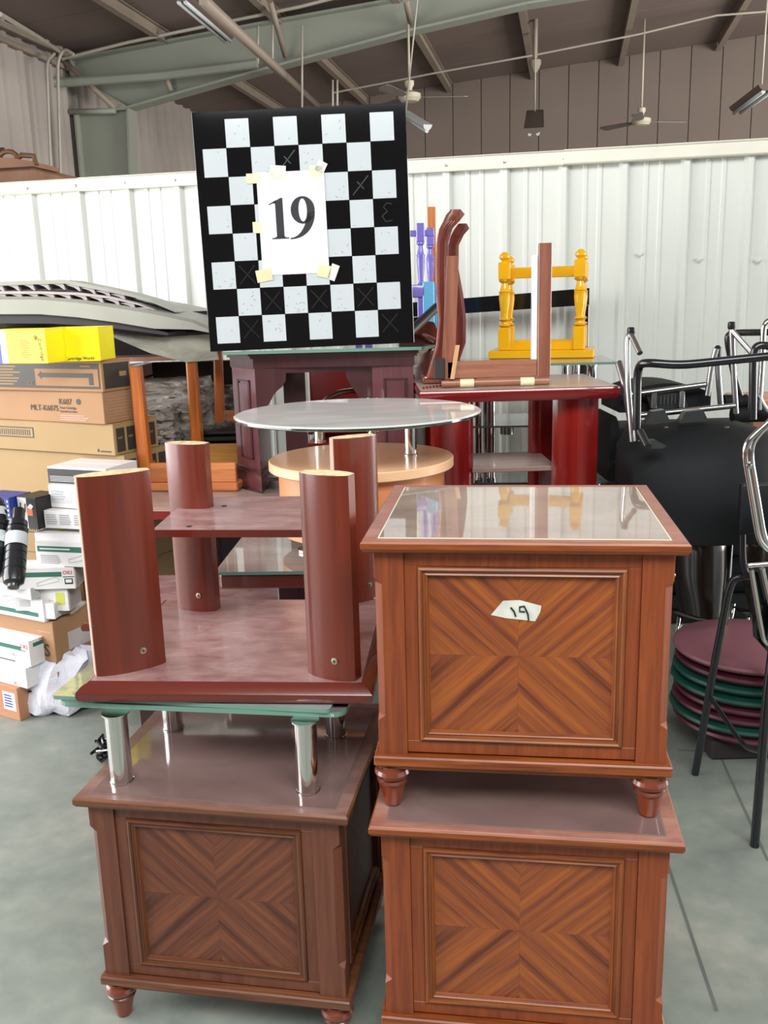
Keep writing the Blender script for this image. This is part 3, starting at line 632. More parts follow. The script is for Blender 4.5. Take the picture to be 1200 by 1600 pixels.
# ================================================================== red-brown table top, plum corner cabinet, board
zr = .85
t = thing('dining_table', 'big dusty red-brown table carrying the corner cabinet and upturned orange wood table', 'table', (-1.06, 3.40, 0), R(-7))
mb = MB(); mb.box(0, 1.17, 0, 1.1, zr - .035, zr, .006); mb.build('top', 'dusty_pale', t)
mb = MB(); mb.box(.0, 1.17, -.002, .02, zr - .037, zr - .002, .004); mb.build('edge', 'red_edge', t)
for x, y in ((.06, .06), (1.04, .06), (.06, .96), (1.04, .96)):
    mb = MB(); mb.box(x, x + .07, y, y + .07, 0, zr - .035, .003); mb.build('leg', 'plum_wood', t)

t = thing('corner_cabinet', 'plum corner TV cabinet with arched opening, under the checkered board', 'cabinet', (-.46, 3.62, zr), 0)
Hc = .57
def lp(px, py_, Y): p = PY(px, py_, Y); return (p.x + .46, p.y - 3.62)
A_, B2, C2, D2, E2, F2 = lp(370, 700, 3.82), lp(405, 700, 3.66), lp(585, 700, 3.63), lp(648, 700, 3.60), lp(671, 700, 3.95), (.05, .55)
def extr(poly, z0, z1, name, m, parent, ex=0, capmi=None):
    c = Vector((sum(p[0] for p in poly) / len(poly), sum(p[1] for p in poly) / len(poly)))
    pp = [tuple(c + (Vector(p) - c) * (1 + ex / max(.05, (Vector(p) - c).length))) for p in poly]
    mb = MB(); mb.prism(pp, z0, z1, 'z'); return mb.build(name, m, parent)
foot_ = [A_, B2, (B2[0] + .01, .36), (A_[0] + .04, .36)]
footr = [C2, D2, E2, (C2[0], .40)]
zq = Hc - .02
for poly, nm in ((foot_, 'left_pillar'), (footr, 'right_pillar')):
    o = extr(poly, .09, zq - .05, nm, 'plum_wood_face', t)
    extr(poly, 0, .075, 'plinth', 'plum_wood_face', o, .016); extr(poly, .0, .012, 'plinth_moulding', 'plum_wood', o, .024); extr(poly, .072, .082, 'plinth_moulding', 'plum_wood', o, .024); extr(poly, .082, .092, 'plinth_moulding', 'plum_wood', o, .012)
    extr(poly, zq - .055, zq - .048, 'frieze_moulding', 'plum_wood', o, .004)
    p, q = Vector(poly[0]), Vector(poly[1]); d = (q - p); n_ = Vector((d.y, -d.x)).normalized(); 
    if n_.y > 0: n_ = -n_
    def fpt(u_, z, off): v = p + d * u_ + n_ * off; return (v.x, v.y, z)
    u0, u1, z0_, z1_ = (.24, .76, .13, zq - .10) if nm == 'left_pillar' else (.28, .85, .13, zq - .10)
    for (ua, ub, zza, zzb) in ((u0, u1, z0_, z0_ + .006), (u0, u1, z1_ - .006, z1_), (u0, u0 + .05, z0_, z1_), (u1 - .05, u1, z0_, z1_)):
        mb = MB(); mb.loft([[fpt(ua, zza, 0), fpt(ub, zza, 0), fpt(ub, zzb, 0), fpt(ua, zzb, 0)], [fpt(ua, zza, .005), fpt(ub, zza, .005), fpt(ub, zzb, .005), fpt(ua, zzb, .005)]], smooth=False); mb.build('bead', 'plum_wood', o)
    mb = MB(); e_ = .07; mb.loft([[fpt(u0 + e_, z0_ + .014, 0), fpt(u1 - e_, z0_ + .014, 0), fpt(u1 - e_, z1_ - .014, 0), fpt(u0 + e_, z1_ - .014, 0)], [fpt(u0 + e_, z0_ + .014, .004), fpt(u1 - e_, z0_ + .014, .004), fpt(u1 - e_, z1_ - .014, .004), fpt(u0 + e_, z1_ - .014, .004)]], smooth=False); mb.build('raised_panel', 'plum_wood_face', o)
# scalloped apron between the pillars
x0, x1 = B2[0], C2[0]; w_ = x1 - x0
prof = [(0, zq - .05), (0, .335), (.03, .34), (.05, .36), (.07, .395), (.085, .41), (.105, .425), (.12, .45), (.122, .478), (w_ - .105, .480), (w_ - .10, .45), (w_ - .085, .42), (w_ - .07, .40), (w_ - .05, .365), (w_ - .02, .345), (w_, .335), (w_, zq - .05)]
mb = MB(); mb.prism([(x0 + p[0], p[1]) for p in prof], B2[1] - .005, B2[1] + .015, 'y'); mb.build('apron', 'plum_wood', t)
mb = MB(); mb.box(x0, x1, B2[1] + .012, .3, .045, .06); mb.build('bottom_shelf', 'plum_wood', t)
mb = MB(); mb.box(x0 + .09, x0 + .18, .22, .24, .06, zq - .05); mb.build('back_panel', 'plum_wood', t)
allp = [A_, B2, D2, E2, F2]
extr(allp, zq - .05, zq - .012, 'frieze', 'plum_wood', t, .006); extr(allp, zq - .014, zq - .004, 'cornice', 'plum_wood', t, .018); extr(allp, zq - .004, zq + .008, 'top', 'plum_wood', t, .026)
gp = [PZ(352, 545, zr + zq + .012), PZ(676, 521, zr + zq + .012)]
zcb = zr + zq + .009
t = thing('glass_sheet', 'thick glass sheet lying on the plum corner cabinet under the checkered board', 'glass sheet', (-.60, 3.58, zcb), 0)
mb = MB(); mb.prism([(0, 0), (.76, -.02), (.83, .10), (.60, .45), (.1, .42)], 0, .012, 'z', mi=1, capmi=0); mb.build('pane', ['clear_glass', 'glass_rim'], t)
# red leather chair seen through the opening
t = thing('red_chair', 'red leather chair behind the plum cabinet, seen through its arched opening', 'chair', (-.12, 4.32, zr - .85), R(-7))
mb = MB(); mb.box(-.24, .24, -.12, .18, .852, .96, .03, seg=3); mb.build('seat', 'red_leather', t)
mb = MB(); mb.box(-.24, .24, .10, .18, .96, 1.34, .03, seg=3); mb.build('backrest', 'red_leather', t)
mb = MB(); mb.tube([(.20 * math.cos(a), -.10, 1.0 + .2 * math.sin(a)) for a in [i * PI / 12 for i in range(13)]], .012, 8); mb.build('hoop', 'mahogany_edge', t)

# checkered glass board leaning back, numbered sheet taped on
zk = zcb + .0125
bl, br_ = PY(328, 537, 3.60), PY(646, 526, 3.60)
Wk = (br_ - bl).length; Hk = .815
t = thing('checkered_board', 'black and white checkered glass table top standing upright on the plum cabinet', 'board', (bl.x, 3.60, zk), 0, rx=R(-1.5), ry=R(-1.0))
Wk = .785; Hk = .865
def bq(u_, v_): # u,v in 0..1 -> board
    return (u_ * Wk, v_ * Hk)
mb = MB(); mb.box(0, Wk, 0, .008, 0, Hk, .001); mb.build('glass_plate', 'chess_black', t)
mx0, mx1, mz0, mz1 = .030, Wk - .045, .028, Hk - .028
cw, ch = (mx1 - mx0) / 8, (mz1 - mz0) / 8
for i in range(8):
    for j in range(8):            # j = 0 is the top row
        if (i + j) % 2 == 1:
            x = mx0 + i * cw; z = mz1 - (j + 1) * ch
            mb = MB(); mb.box(x + .0008, x + cw - .0008, -.0012, .0005, z + .0008, z + ch - .0008); mb.build('white_square', 'chess_white', t)
rs = random.Random(3)
mb = MB()
for k in range(90):
    i, j = rs.choice([(i, j) for i in range(8) for j in range(8) if (i + j) % 2 == 1 and not (2 <= i <= 4 and 2 <= j <= 5)] + [(1, 7 - 1), (3, 7 - 1), (2, 7)] * 3)
    if (i + j) % 2 == 0: continue
    x = mx0 + (i + .12 + .7 * rs.random()) * cw; z = mz1 - (j + 1 - .08 - .8 * rs.random() ** 1.7) * ch; l_ = .002 + .010 * rs.random(); an = rs.choice((.7, -.7, .4, 2.4)) + rs.random() * .4
    dx, dz = l_ * math.cos(an), l_ * math.sin(an); n1_, n2_ = -math.sin(an) * .0006, math.cos(an) * .0006
    mb.poly([(x - n1_, -.0016, z - n2_), (x + dx - n1_, -.0016, z + dz - n2_), (x + dx + n1_, -.0016, z + dz + n2_), (x + n1_, -.0016, z + n2_)])
for pp in (((.33, .62), (.345, .60), (.35, .58)), ):
    pass
mb.build('scratches', 'scratch', t, kind='stuff')
# faint mark like a reversed 3 on a dark square near the right edge
mb = MB(); c0 = mx0 + 7.45 * cw; z0k = mz1 - 3.5 * ch
mb.tube([(c0 + .03, -.001, z0k + .030), (c0 + .012, -.001, z0k + .034), (c0 - .002, -.001, z0k + .02), (c0 + .012, -.001, z0k + .004), (c0 - .008, -.001, z0k - .012), (c0 + .004, -.001, z0k - .032), (c0 + .03, -.001, z0k - .03)], .003, 6); mb.build('dark_mark', 'ink', t)
mb = MB()
for i, j in ((3, 1), (6, 2), (1, 5), (2, 6), (4, 6), (6, 6), (7, 7), (1, 7)):
    xx, zz_ = mx0 + (i + .5) * cw, mz1 - (j + .5) * ch
    for s in (1, -1):
        d_ = Vector((.03, 0, .034 * s)); c_ = Vector((xx, -.0006, zz_)); nrm = Vector((-d_.z, 0, d_.x)).normalized() * .002
        if j in (1, 2) and s < 0: d_ *= .4
        mb.poly([c_ - d_ - nrm, c_ + d_ - nrm, c_ + d_ + nrm, c_ - d_ + nrm])
mb.build('cross_marks', 'cross_mark', t, kind='stuff')  # faint X marks on some of the dark squares
px0, px1, pz0, pz1 = .222, .474, .275, .645
p = thing('paper_sheet', 'white paper sheet printed 19, taped to the checkered board', 'paper', (bl.x, 3.60, zk), 0, rx=R(-1.5), ry=R(-1.0))
mb = MB(); mb.box(px0, px1, -.0035, -.0022, pz0, pz1); mb.build('sheet', 'paper', p)
def serif19(x, z, h):
    """bold Roman figures drawn as outlines"""
    mb = MB(); y = -.0042
    def P(pts): mb.poly([(x + a * h, y, z + b * h) for a, b in pts])
    P([(.18, .06), (.37, .06), (.37, .98), (.32, .98), (.18, .91)]); P([(.02, .84), (.20, .93), (.20, .85), (.13, .86), (.02, .815)]); P([(.06, 0), (.48, 0), (.48, .03), (.06, .03)]); P([(.12, .03), (.42, .03), (.34, .075), (.20, .075)]); P([(.20, .93), (.20, .85), (.13, .86), (.16, .90)])
    cxn, czn = .86, .67; n = 28
    for k in range(n):
        a0, a1 = 2 * PI * k / n, 2 * PI * (k + 1) / n
        o0, o1 = [(cxn + .30 * math.cos(a), czn + .33 * math.sin(a)) for a in (a0, a1)]; i0, i1 = [(cxn + .105 * math.cos(a), czn + .275 * math.sin(a)) for a in (a0, a1)]
        P([o0, o1, i1, i0])
    prev = None
    for k in range(12):
        s = k / 11; ang = R(-8 - 82 * s)
        po = (1.16 - .64 * s ** 1.9, .62 - .64 * math.sin(s * PI / 2)); pi_ = (.965 - .45 * s ** 1.6, .60 - .585 * math.sin(s * PI / 2))
        if prev: P([prev[0], po, pi_, prev[1]])
        prev = (po, pi_)
    return mb
serif19(px0 + .036, .405, .150).build('printed_number', 'ink', p)
for (x, z, w_, h_, an, m_) in ((px0 - .012, pz1 - .02, .05, .035, 0, 'tape'), (px0 + .08, pz1 - .003, .06, .05, .1, 'clear_tape'), (px1 - .03, pz1 - .005, .05, .04, .1, 'tape'), (px1 - .01, pz1 + .01, .035, .04, .5, 'clear_tape'), (px0 + .005, pz0 + .0, .06, .045, -.15, 'tape'), (px1 - .02, pz0 + .005, .05, .045, .2, 'tape'), (px1 + .015, pz0 + .0, .03, .06, .4, 'clear_tape'), (px0 - .008, .45, .035, .04, 0, 'tape')):
    mb = MB(); mb.box(-w_ / 2, w_ / 2, -.0047, -.0036, -h_ / 2, h_ / 2, 0, Matrix.Translation((x, 0, z)) @ Matrix.Rotation(an, 4, 'Y')); mb.build('tape_piece', m_, p)

# ================================================================== orange wood table upside down + another frame behind
t = thing('wooden_table', 'orange wood table upside down, two legs in the air behind the pink-lit column', 'table', (-1.02, 3.74, zr + .002), R(-7))
mb = MB(); mb.box(0, .43, 0, .46, 0, .035, .006); mb.build('top', 'orange_wood_x', t)
mb = MB(); mb.box(.02, .42, .02, .045, .035, .115, .003); mb.build('front_rail', 'orange_wood_x', t)
mb = MB(); mb.box(.02, .42, .43, .45, .035, .13, .002); ra = mb.build('back_rail', 'pine', t)
mb = MB(); mb.lathe([(.0, 0), (.012, .001), (.0, .002)], 12, M=Matrix.Translation((.36, .429, .09)) @ Matrix.Rotation(PI / 2, 4, 'X')); mb.build('knot', 'knot', ra)
mb = MB(); mb.box(.02, .04, .045, .45, .035, .11); mb.build('side_rail', 'orange_wood_x', t)
for (bx, by, tx, ty, hgt, wd) in ((.03, .03, -.0, .03, .49, .026), (.03, .44, .22, .42, .505, .028)):
    pass
def leg4(p0, p1, w0, w1, name, m, parent):
    p0, p1 = Vector(p0), Vector(p1); mb = MB(); rg = []
    for p, w_ in ((p0, w0), (p1, w1)):
        rg.append([p + Vector(d) * w_ for d in ((-1, -.75, 0), (-.6, -1, 0), (.6, -1, 0), (1, -.75, 0), (1, 1, 0), (-1, 1, 0))])
    mb.loft(rg, smooth=False); return mb.build(name, m, parent)
M0 = wm(t).inverted()
for (b_, tt) in (((229, 740, 3.77), (212, 573, 3.77)), ((309, 700, 4.15), (299, 565, 4.15))):
    leg4(M0 @ PY(*b_[:2], b_[2]) , M0 @ PY(*tt[:2], tt[2]), .024, .021, 'leg', 'orange_wood', t)
t = thing('upturned_trestle', 'orange-brown upturned table frame with metal corner bracket, left of the plum cabinet', 'frame', (-.74, 4.30, zr + .002), 0)
M0 = wm(t).inverted()
leg4(M0 @ PY(344, 660, 4.32), M0 @ PY(340, 538, 4.32), .021, .019, 'leg', 'orange_wood', t)
a_ = M0 @ PY(350, 650, 4.32); mb = MB(); mb.box(a_.x, a_.x + .3, a_.y - .01, a_.y + .015, a_.z - .025, a_.z + .025, .002); mb.build('rail', 'orange_wood_x', t)
mb = MB(); mb.box(a_.x - .035, a_.x + .012, a_.y - .016, a_.y - .011, a_.z - .02, a_.z + .012); mb.build('corner_bracket', 'chrome_dull', t)
mb = MB(); mb.box(-.1, .12, .0, .15, 0, .16, .004); mb.build('panel', 'board_dark', t)
t2 = thing('flat_carton', 'black edged flat boards under the upturned frame, left of the plum cabinet', 'boards', (-.80, 4.26, 0), 0)
t2.location = (-.86, 4.24, 0)
for i, (z0_, m_) in enumerate(((.98, 'board_dark'), (1.01, 'gunmetal'))):
    mb = MB(); mb.box(.0, .24, 0, .05, z0_, z0_ + .018, .004); mb.build('board', m_, t2)
mb = MB(); mb.box(.02, .2, .03, .2, zr + .002, .98, .002); mb.build('stack_base', 'board_dark', t2)

# ================================================================== things on the upright red stand
zJ = zt_j + .001
t = thing('open_stand', 'brown open wooden frame with two tall posts on the upright red TV stand', 'stand', tuple(PY(700, 597, 3.36)[:2]) + (zJ,), 0)
M0 = wm(t).inverted()
def wbox(px0_, py0_, px1_, py1_, Y, dep, name, m_, parent, bev=.002):
    a_, b_ = M0 @ PY(px0_, py1_, Y), M0 @ PY(px1_, py0_, Y); mb = MB(); mb.box(a_.x, b_.x, a_.y, a_.y + dep, a_.z, b_.z, bev); return mb.build(name, m_, parent)
Yk = 3.36
a_, b_ = M0 @ PY(690, 597, Yk), M0 @ PY(858, 594, Yk)
mb = MB(); mb.tube([(a_.x, 0, .016), (b_.x, 0, .016)], .015, 12); rl = mb.build('bottom_bar', 'frame_wood_x', t)
for u0_ in (.17, .73):
    mb = MB(); x_ = a_.x + (b_.x - a_.x) * u0_; mb.tube([(x_, 0, .016), (x_ + .05, 0, .016)], .0162, 12); mb.build('masking_tape', 'tape', rl)
zb_ = .033
mb = MB(); mb.box(a_.x + .02, b_.x - .045, -.01, .02, zb_, zb_ + .062, .003); mb.build('rail', 'frame_wood_x', t)
p_ = M0 @ PY(843, 380, Yk); q_ = M0 @ PY(862, 380, Yk)
mb = MB(); mb.box(q_.x - .046, q_.x, -.012, .012, zb_, p_.z, .002); mb.build('post', 'frame_wood', t)
mb = MB(); mb.box(q_.x - .066, q_.x - .047, .0, .03, zb_, p_.z - .04, .002); mb.build('white_edge_strip', 'white_lacquer', t)
p_ = M0 @ PY(707, 400, Yk)
mb = MB(); mb.loft([[(a_.x + .0, -.01, zb_), (a_.x + .045, -.01, zb_), (a_.x + .045, .025, zb_), (a_.x, .025, zb_)], [(p_.x - .018, -.01, p_.z), (p_.x + .022, -.01, p_.z), (p_.x + .022, .025, p_.z), (p_.x - .018, .025, p_.z)]], smooth=False); mb.build('post', 'frame_wood', t)
mb = MB(); mb.loft([[(a_.x + .03, -.02, zb_), (a_.x + .045, -.02, zb_), (a_.x + .045, -.012, zb_), (a_.x + .03, -.012, zb_)], [(a_.x + .05, -.02, zb_ + .12), (a_.x + .065, -.02, zb_ + .12), (a_.x + .065, -.012, zb_ + .12), (a_.x + .05, -.012, zb_ + .12)]], smooth=False); mb.build('brace', 'light_strip_wood', t)
mb = MB(); mb.box(a_.x - .028, a_.x + .012, -.02, .03, zb_ - .0, zb_ + .075, .004); mb.build('corner_block', 'board_dark', t)
# string of red beads at the left end of the slab
t = thing('bead_string', 'string of small red beads along the left of the upright stand top', 'beads', tuple(PZ(660, 606, zJ)[:2]) + (zJ,), 0)
for i in range(14):
    p_ = PZ(662 + i * 5.2, 607 - i * .75, zJ + .004) - Vector(t.location)
    mb = MB(); mb.lathe([(.0, -.005), (.004, -.003), (.0055, 0), (.004, .003), (.0, .005)], 8, (p_.x, p_.y, .0055)); mb.build('bead', 'red_edge', t)

# curved cabriole legs of an upturned table behind the frame
t = thing('upturned_carved_table', 'glossy upturned table with two curved cabriole legs and scroll feet', 'table', (.30, 3.62, zJ), 0)
M0 = wm(t).inverted()
def cab(path, ws, parent, depth=.045):
    mb = MB(); rg = []
    for (px, py_), w_ in zip(path, ws):
        p = M0 @ PY(px, py_, Yc); rg.append([p + Vector(d) for d in ((-w_, -depth / 2, 0), (-w_ * .5, -depth * .62, 0), (w_ * .5, -depth * .62, 0), (w_, -depth / 2, 0), (w_, depth / 2, 0), (-w_, depth / 2, 0))])
    mb.loft(rg, smooth=True); o = mb.build('leg', 'cabriole', parent)
    for off in (-.35, 0, .35):
        mb = MB(); mb.tube([(M0 @ PY(px, py_, Yc)) + Vector((w_ * off, -depth * .62, 0)) for (px, py_), w_ in list(zip(path, ws))[2:-1]], .002, 5); mb.build('reeding', 'mahogany_edge', o)
Yc = 3.56
cab([(711, 328), (711, 336), (705, 346), (696, 358), (691, 380), (690, 420), (690, 460), (692, 500), (688, 540), (680, 570), (676, 590)], [.018, .034, .030, .024, .021, .021, .020, .018, .018, .02, .025], t)
Yc = 3.66
cab([(722, 350), (721, 358), (714, 368), (708, 384), (707, 420), (714, 460), (719, 500), (719, 535), (712, 560), (708, 588)], [.016, .028, .024, .020, .021, .022, .022, .02, .016, .02], t)
mb = MB(); mb.box(-.14, .07, -.08, .08, .0, .03, .01, seg=2); mb.build('top', 'cabriole', t)
mb = MB(); mb.box(-.11, .0, .02, .06, .03, .13, .01, seg=2); mb.build('apron', 'mahogany', t)
# slim brown slat, purple and blue stool, grey tube, mahogany piece right of the board
q = PY(676, 440, 4.5)
t = thing('timber_batten', 'thin reddish wooden slat standing behind the purple turned legs', 'batten', (q.x, 4.5, 0), 0)
top_ = PY(677, 323, 4.5)
mb = MB(); mb.box(-.02, .018, 0, .02, 0, top_.z, .002); mb.build('slat', 'orange_wood', t)
def turned(parent, x, y, z0, z1, r, m, nm='leg', rev=False, ringmat=None, sq0=.0, sq1=.14, finial=True):
    """a square-ended turned leg; z0 = seat end, z1 = free end"""
    L = z1 - z0; mb = MB()
    def bx(za, zb_): mb.box(x - r, x + r, y - r, y + r, za, zb_, r * .18)
    s0, s1 = z0 + L * .24, z0 + L * .72
    bx(z0, s0); bx(s1, z0 + L * .90)
    pr = [(.55, 0), (.95, .03), (1.0, .05), (.6, .08), (.55, .10), (.85, .14), (.9, .17), (.6, .2), (.62, .25), (.85, .45), (1.0, .62), (.95, .72), (1.02, .735), (1.02, .75), (.85, .77), (.7, .85), (.55, .93), (.95, .97), (.9, 1.0)]
    mb.lathe([(q_ * r, s0 + (s1 - s0) * v) for q_, v in pr], 20, (x, y, 0))
    if finial: mb.lathe([(.5 * r, z0 + L * .90), (.55 * r, z0 + L * .915), (.95 * r, z0 + L * .94), (.95 * r, z0 + L * .965), (.6 * r, z0 + L * .985), (.3 * r, z1)], 16, (x, y, 0))
    o = mb.build(nm, m, parent)
    if ringmat:
        for v in (.745, .155, .985, .02):
            mb = MB(); zz_ = s0 + (s1 - s0) * v; mb.tube([(x + 1.0 * r * math.cos(a), y + 1.0 * r * math.sin(a), zz_) for a in [i * PI / 8 for i in range(16)]], .0016, 5, closed=True); mb.build('groove', ringmat, o)
    return o
q = PY(660, 560, 4.15)
t = thing('purple_stool', 'purple upturned stool with turned legs and light blue seat blocks', 'stool', (q.x - .06, 4.15, 1.0), R(0))
t.location.x = q.x
for dx, dy, zt_ in ((.0, 0, PY(659, 332, 4.15).z - 1.0), (.05, .16, PY(672, 340, 4.3).z - 1.0), (-.28, 0.05, PY(659, 332, 4.15).z - 1.0), (-.24, .2, .76)):
    turned(t, dx, dy, .52 if dx > -.2 else .40, zt_, .018, 'purple_paint', finial=False)
mb = MB(); z_ = PY(660, 365, 4.15).z - 1.0; mb.box(-.30, .06, -.010, .012, z_ - .012, z_ + .014, .003); mb.build('stretcher', 'purple_paint', t)
mb = MB(); z_ = PY(660, 452, 4.15).z - 1.0; mb.box(-.32, .02, -.03, .22, z_ - .035, z_ + .02, .01, seg=2); mb.build('seat', 'purple_paint', t)
mb = MB(); zz0 = PY(672, 500, 4.15).z - 1.0; zz1 = PY(672, 440, 4.15).z - 1.0
mb.box(.005, .055, -.03, .0, zz0 - .1, zz1, .003); mb.box(.058, .085, -.02, .02, zz0 - .1, zz1 - .01, .003); mb.build('block', 'blue_paint', t)
mb = MB(); mb.box(-.0, .08, .0, .12, zr + .002 - 1, zz0 - .1, .004); mb.build('base_block', 'plum_wood', t)
q0, q1 = PY(640, 520, 3.75), PY(682, 480, 3.95)
t = thing('grey_tube', 'short dull grey metal tube sticking up right of the checkered board', 'tube', (q0.x, q0.y, q0.z), 0)
mb = MB(); mb.tube([(0, 0, 0), q1 - q0], .019, 14); mb.build('tube', 'gunmetal', t)
q = PY(668, 520, 3.95)
t = thing('mahogany_chair', 'glossy mahogany chair back behind the right end of the plum cabinet', 'chair', (q.x, 4.02, 0), 0)
z_ = PY(668, 500, 3.95).z
mb = MB(); mb.prism([(-.12, z_ - .3), (.04, z_ - .3), (.05, z_ - .06), (.03, z_ - .01), (-.03, z_), (-.12, z_ - .04)], -.03, .02, 'y'); mb.build('backrest', 'mahogany', t)
mb = MB(); mb.tube([(-.12, -.04, z_ - .05), (-.03, -.05, z_ - .06), (.05, -.04, z_ - .10), (.06, -.04, z_ - .25)], .016, 8); mb.build('carved_edge', 'mahogany_edge', t)
mb = MB(); mb.box(-.10, .05, -.03, .08, zr + .002, z_ - .3, .01); mb.build('seat_body', 'plum_wood', t)

# ================================================================== glass TV rack with chrome poles + yellow stool + black frame on the wall
zt2 = 1.32
a_, b_ = PZ(722, 572, zt2), PZ(969, 571, zt2); 
t = thing('glass_rack', 'glass shelf rack with chrome poles, carrying the yellow upturned stool', 'shelf rack', (a_.x, 3.95, 0), R(-5)); Wr = .655; Dr = .44
zm = PY(860, 664, 3.92).z
pane(Wr, Dr, .01, zt2 - .01, zt2, name='shelf', parent=t, mats=('sheet_glass', 'glass_rim'))
pane(Wr - .05, Dr - .02, .01, zm - .008, zm, x=.045, name='shelf', parent=t, mats=('sheet_glass', 'glass_rim'))
pane(Wr - .05, Dr - .02, .01, .80, .81, x=.045, name='shelf', parent=t, mats=('sheet_glass', 'glass_rim'))
mb = MB(); mb.box(.0, Wr, 0, Dr, .0, .04, .004); mb.build('base', 'gunmetal', t)
for (x, y, r_) in ((.075, .05, .014), (.13, .05, .018), (.12, .30, .022), (Wr - .14, .30, .022), (Wr - .3, .12, .025), (Wr - .20, .16, .014), (Wr - .09, .12, .022)):
    lo = zm if x > .2 else .81
    if x > .2 and r_ > .02 and x < Wr - .12: lo = zm
    mb = MB(); mb.lathe([(r_ + .004, lo), (r_ + .004, lo + .012), (r_, lo + .013), (r_, zt2 - .024), (r_ + .004, zt2 - .023), (r_ + .004, zt2 - .0105)], 20, (x, y, 0)); mb.build('pole', 'chrome', t)
for (x, y) in ((.2, .1), (.4, .1), (.2, .34), (.4, .34)):
    mb = MB(); mb.lathe([(.03, zm - .05), (.03, zm - .01)], 16, (x, y, 0)); mb.build('pad', 'chrome_dull', t)
for (x, y) in ((.08, .05), (Wr - .07, .05), (.08, Dr - .07), (Wr - .07, Dr - .07)):
    mb = MB(); mb.tube([(x, y, .04), (x, y, .80)], .02, 12); mb.build('lower_pole', 'chrome', t)

a_, b_ = PZ(763, 561, zt2 + .001), PZ(925, 561, zt2 + .001); Wy = (b_ - a_).length
t = thing('yellow_stool', 'bright yellow stool upside down with turned legs, on the glass rack', 'stool', (a_.x, a_.y, zt2 + .001), R(-14.5)); Dy = .32
mb = MB(); mb.box(0, Wy, 0, Dy, 0, .035, .004); mb.build('seat', 'yellow_paint', t)
zt_ = PY(792, 394, a_.y + .02).z - zt2
r_ = .0265; x0, x1 = .068, Wy - .068
for (x, y, zz_) in ((x0, .05, zt_), (x1, .045, zt_), (x0 - .005, Dy - .05, zt_ - .008), (x1 - .0, Dy - .05, zt_ - .008)):
    turned(t, x, y, .035, zz_, r_, 'yellow_paint', ringmat='yellow_edge')
for (y) in (.05, Dy - .05):
    mb = MB(); mb.box(x0, x1, y - .012, y + .012, .035, .072, .002); mb.build('apron', 'yellow_paint', t)
mb = MB(); mb.box(x0, x1, Dy - .062, Dy - .038, zt_ * .76, zt_ * .865, .003); mb.build('stretcher', 'yellow_paint', t)
for x in (x0, x1):
    mb = MB(); mb.box(x - .012, x + .012, .05, Dy - .05, zt_ * .76, zt_ * .86, .003); mb.build('stretcher', 'yellow_paint', t)
# black frame leaning at the wall
p0, p1, p2 = PB(640, 482, b=4.98), PB(921, 450, b=4.98), PB(921, 560, b=4.98)
w = BW(p1.x, p1.y, 0)
t = thing('bar_stand', 'glossy black bar stand leaning on the white wall behind the yellow stool', 'stand', w, -YB)
mb = MB(); mb.loft([[(p0.x - p1.x, 0, p0.z + .03), (p0.x - p1.x, 0, p0.z - .045), (p0.x - p1.x, .03, p0.z - .045), (p0.x - p1.x, .03, p0.z + .03)], [(0, 0, p1.z), (0, 0, p1.z - .085), (0, .03, p1.z - .085), (0, .03, p1.z)]], smooth=False); mb.build('top_bar', 'black_gloss', t)
mb = MB(); mb.box(-.065, 0, 0, .03, 0, p1.z - .087, .002); mb.build('upright', 'black_gloss', t)
mb = MB(); mb.box(p0.x - p1.x, p0.x - p1.x + .06, 0, .03, 0, p0.z - .047, .002); mb.build('upright', 'black_gloss', t)

# ================================================================== cartons
def carton(label, loc, yaw, L, D, h, mat='kraft', group=None, side=None, name='cardboard_box', flaps=True, cat='box'):
    """origin: bottom of the front-right edge; the box runs to -x and +y"""
    t = thing(name, label, cat, loc, yaw, group)
    mb = MB(); mb.box(-L, 0, 0, D, 0, h - .003, .002); mb.build('body', mat, t)
    for y0, y1 in ((.0, D / 2 - .001), (D / 2 + .001, D)):
        mb = MB(); mb.box(-L, 0, y0, y1, h - .003, h, .001); mb.build('flap', mat, t)
    if side:
        mb = MB(); mb.box(-.002, .0012, .004, D - .004, .004, h - .008); mb.build('side_print', side, t)
    return t
def fp(t, x0, x1, z0, z1, mat, name='print', k=0):      # print on the front face
    mb = MB(); mb.box(x0, x1, -.0012 - .0004 * k, .001, z0, z1); return mb.build(name, mat, t)
def spr(t, y0, y1, z0, z1, mat, name='print', k=0):      # print on the right face
    mb = MB(); mb.box(-.001, .0014 + .0004 * k, y0, y1, z0, z1); return mb.build(name, mat, t)
def tp_(t, x0, x1, y0, y1, z, mat, name='print'):
    mb = MB(); mb.box(x0, x1, y0, y1, z - .001, z + .0008); return mb.build(name, mat, t)
def ft(t, s, size, x, z, mat='print_dark', align='LEFT', rot=0):
    return text(s, size, 'lettering', mat, t, Matrix.Translation((x, -.0022, z)) @ FRONT @ Matrix.Rotation(rot, 4, 'Z'), .0004, align)
def stx(t, s, size, y, z, mat='print_dark', align='LEFT'):
    return text(s, size, 'lettering', mat, t, Matrix.Translation((.002, y, z)) @ Matrix.Rotation(PI / 2, 4, 'Z') @ FRONT, .0004, align)
def place(xr, yr, xl, yl, Y):
    b = PY(xr, yr, Y); a = PZ(xl, yl, b.z); return b, math.atan2(b.y - a.y, b.x - a.x)
def lines(t, x0, x1, z0, z1, n, mat='print_grey'):
    mb = MB(); rr = random.Random(n)
    for i in range(n):
        z = z1 - (z1 - z0) * (i + .5) / n; hh_ = (z1 - z0) / n * .25
        mb.box(x0, x0 + (x1 - x0) * (.6 + .4 * rr.random()), -.0014, 0, z - hh_, z + hh_)
    o = mb.build('small_print', mat, t); o['kind'] = 'stuff'
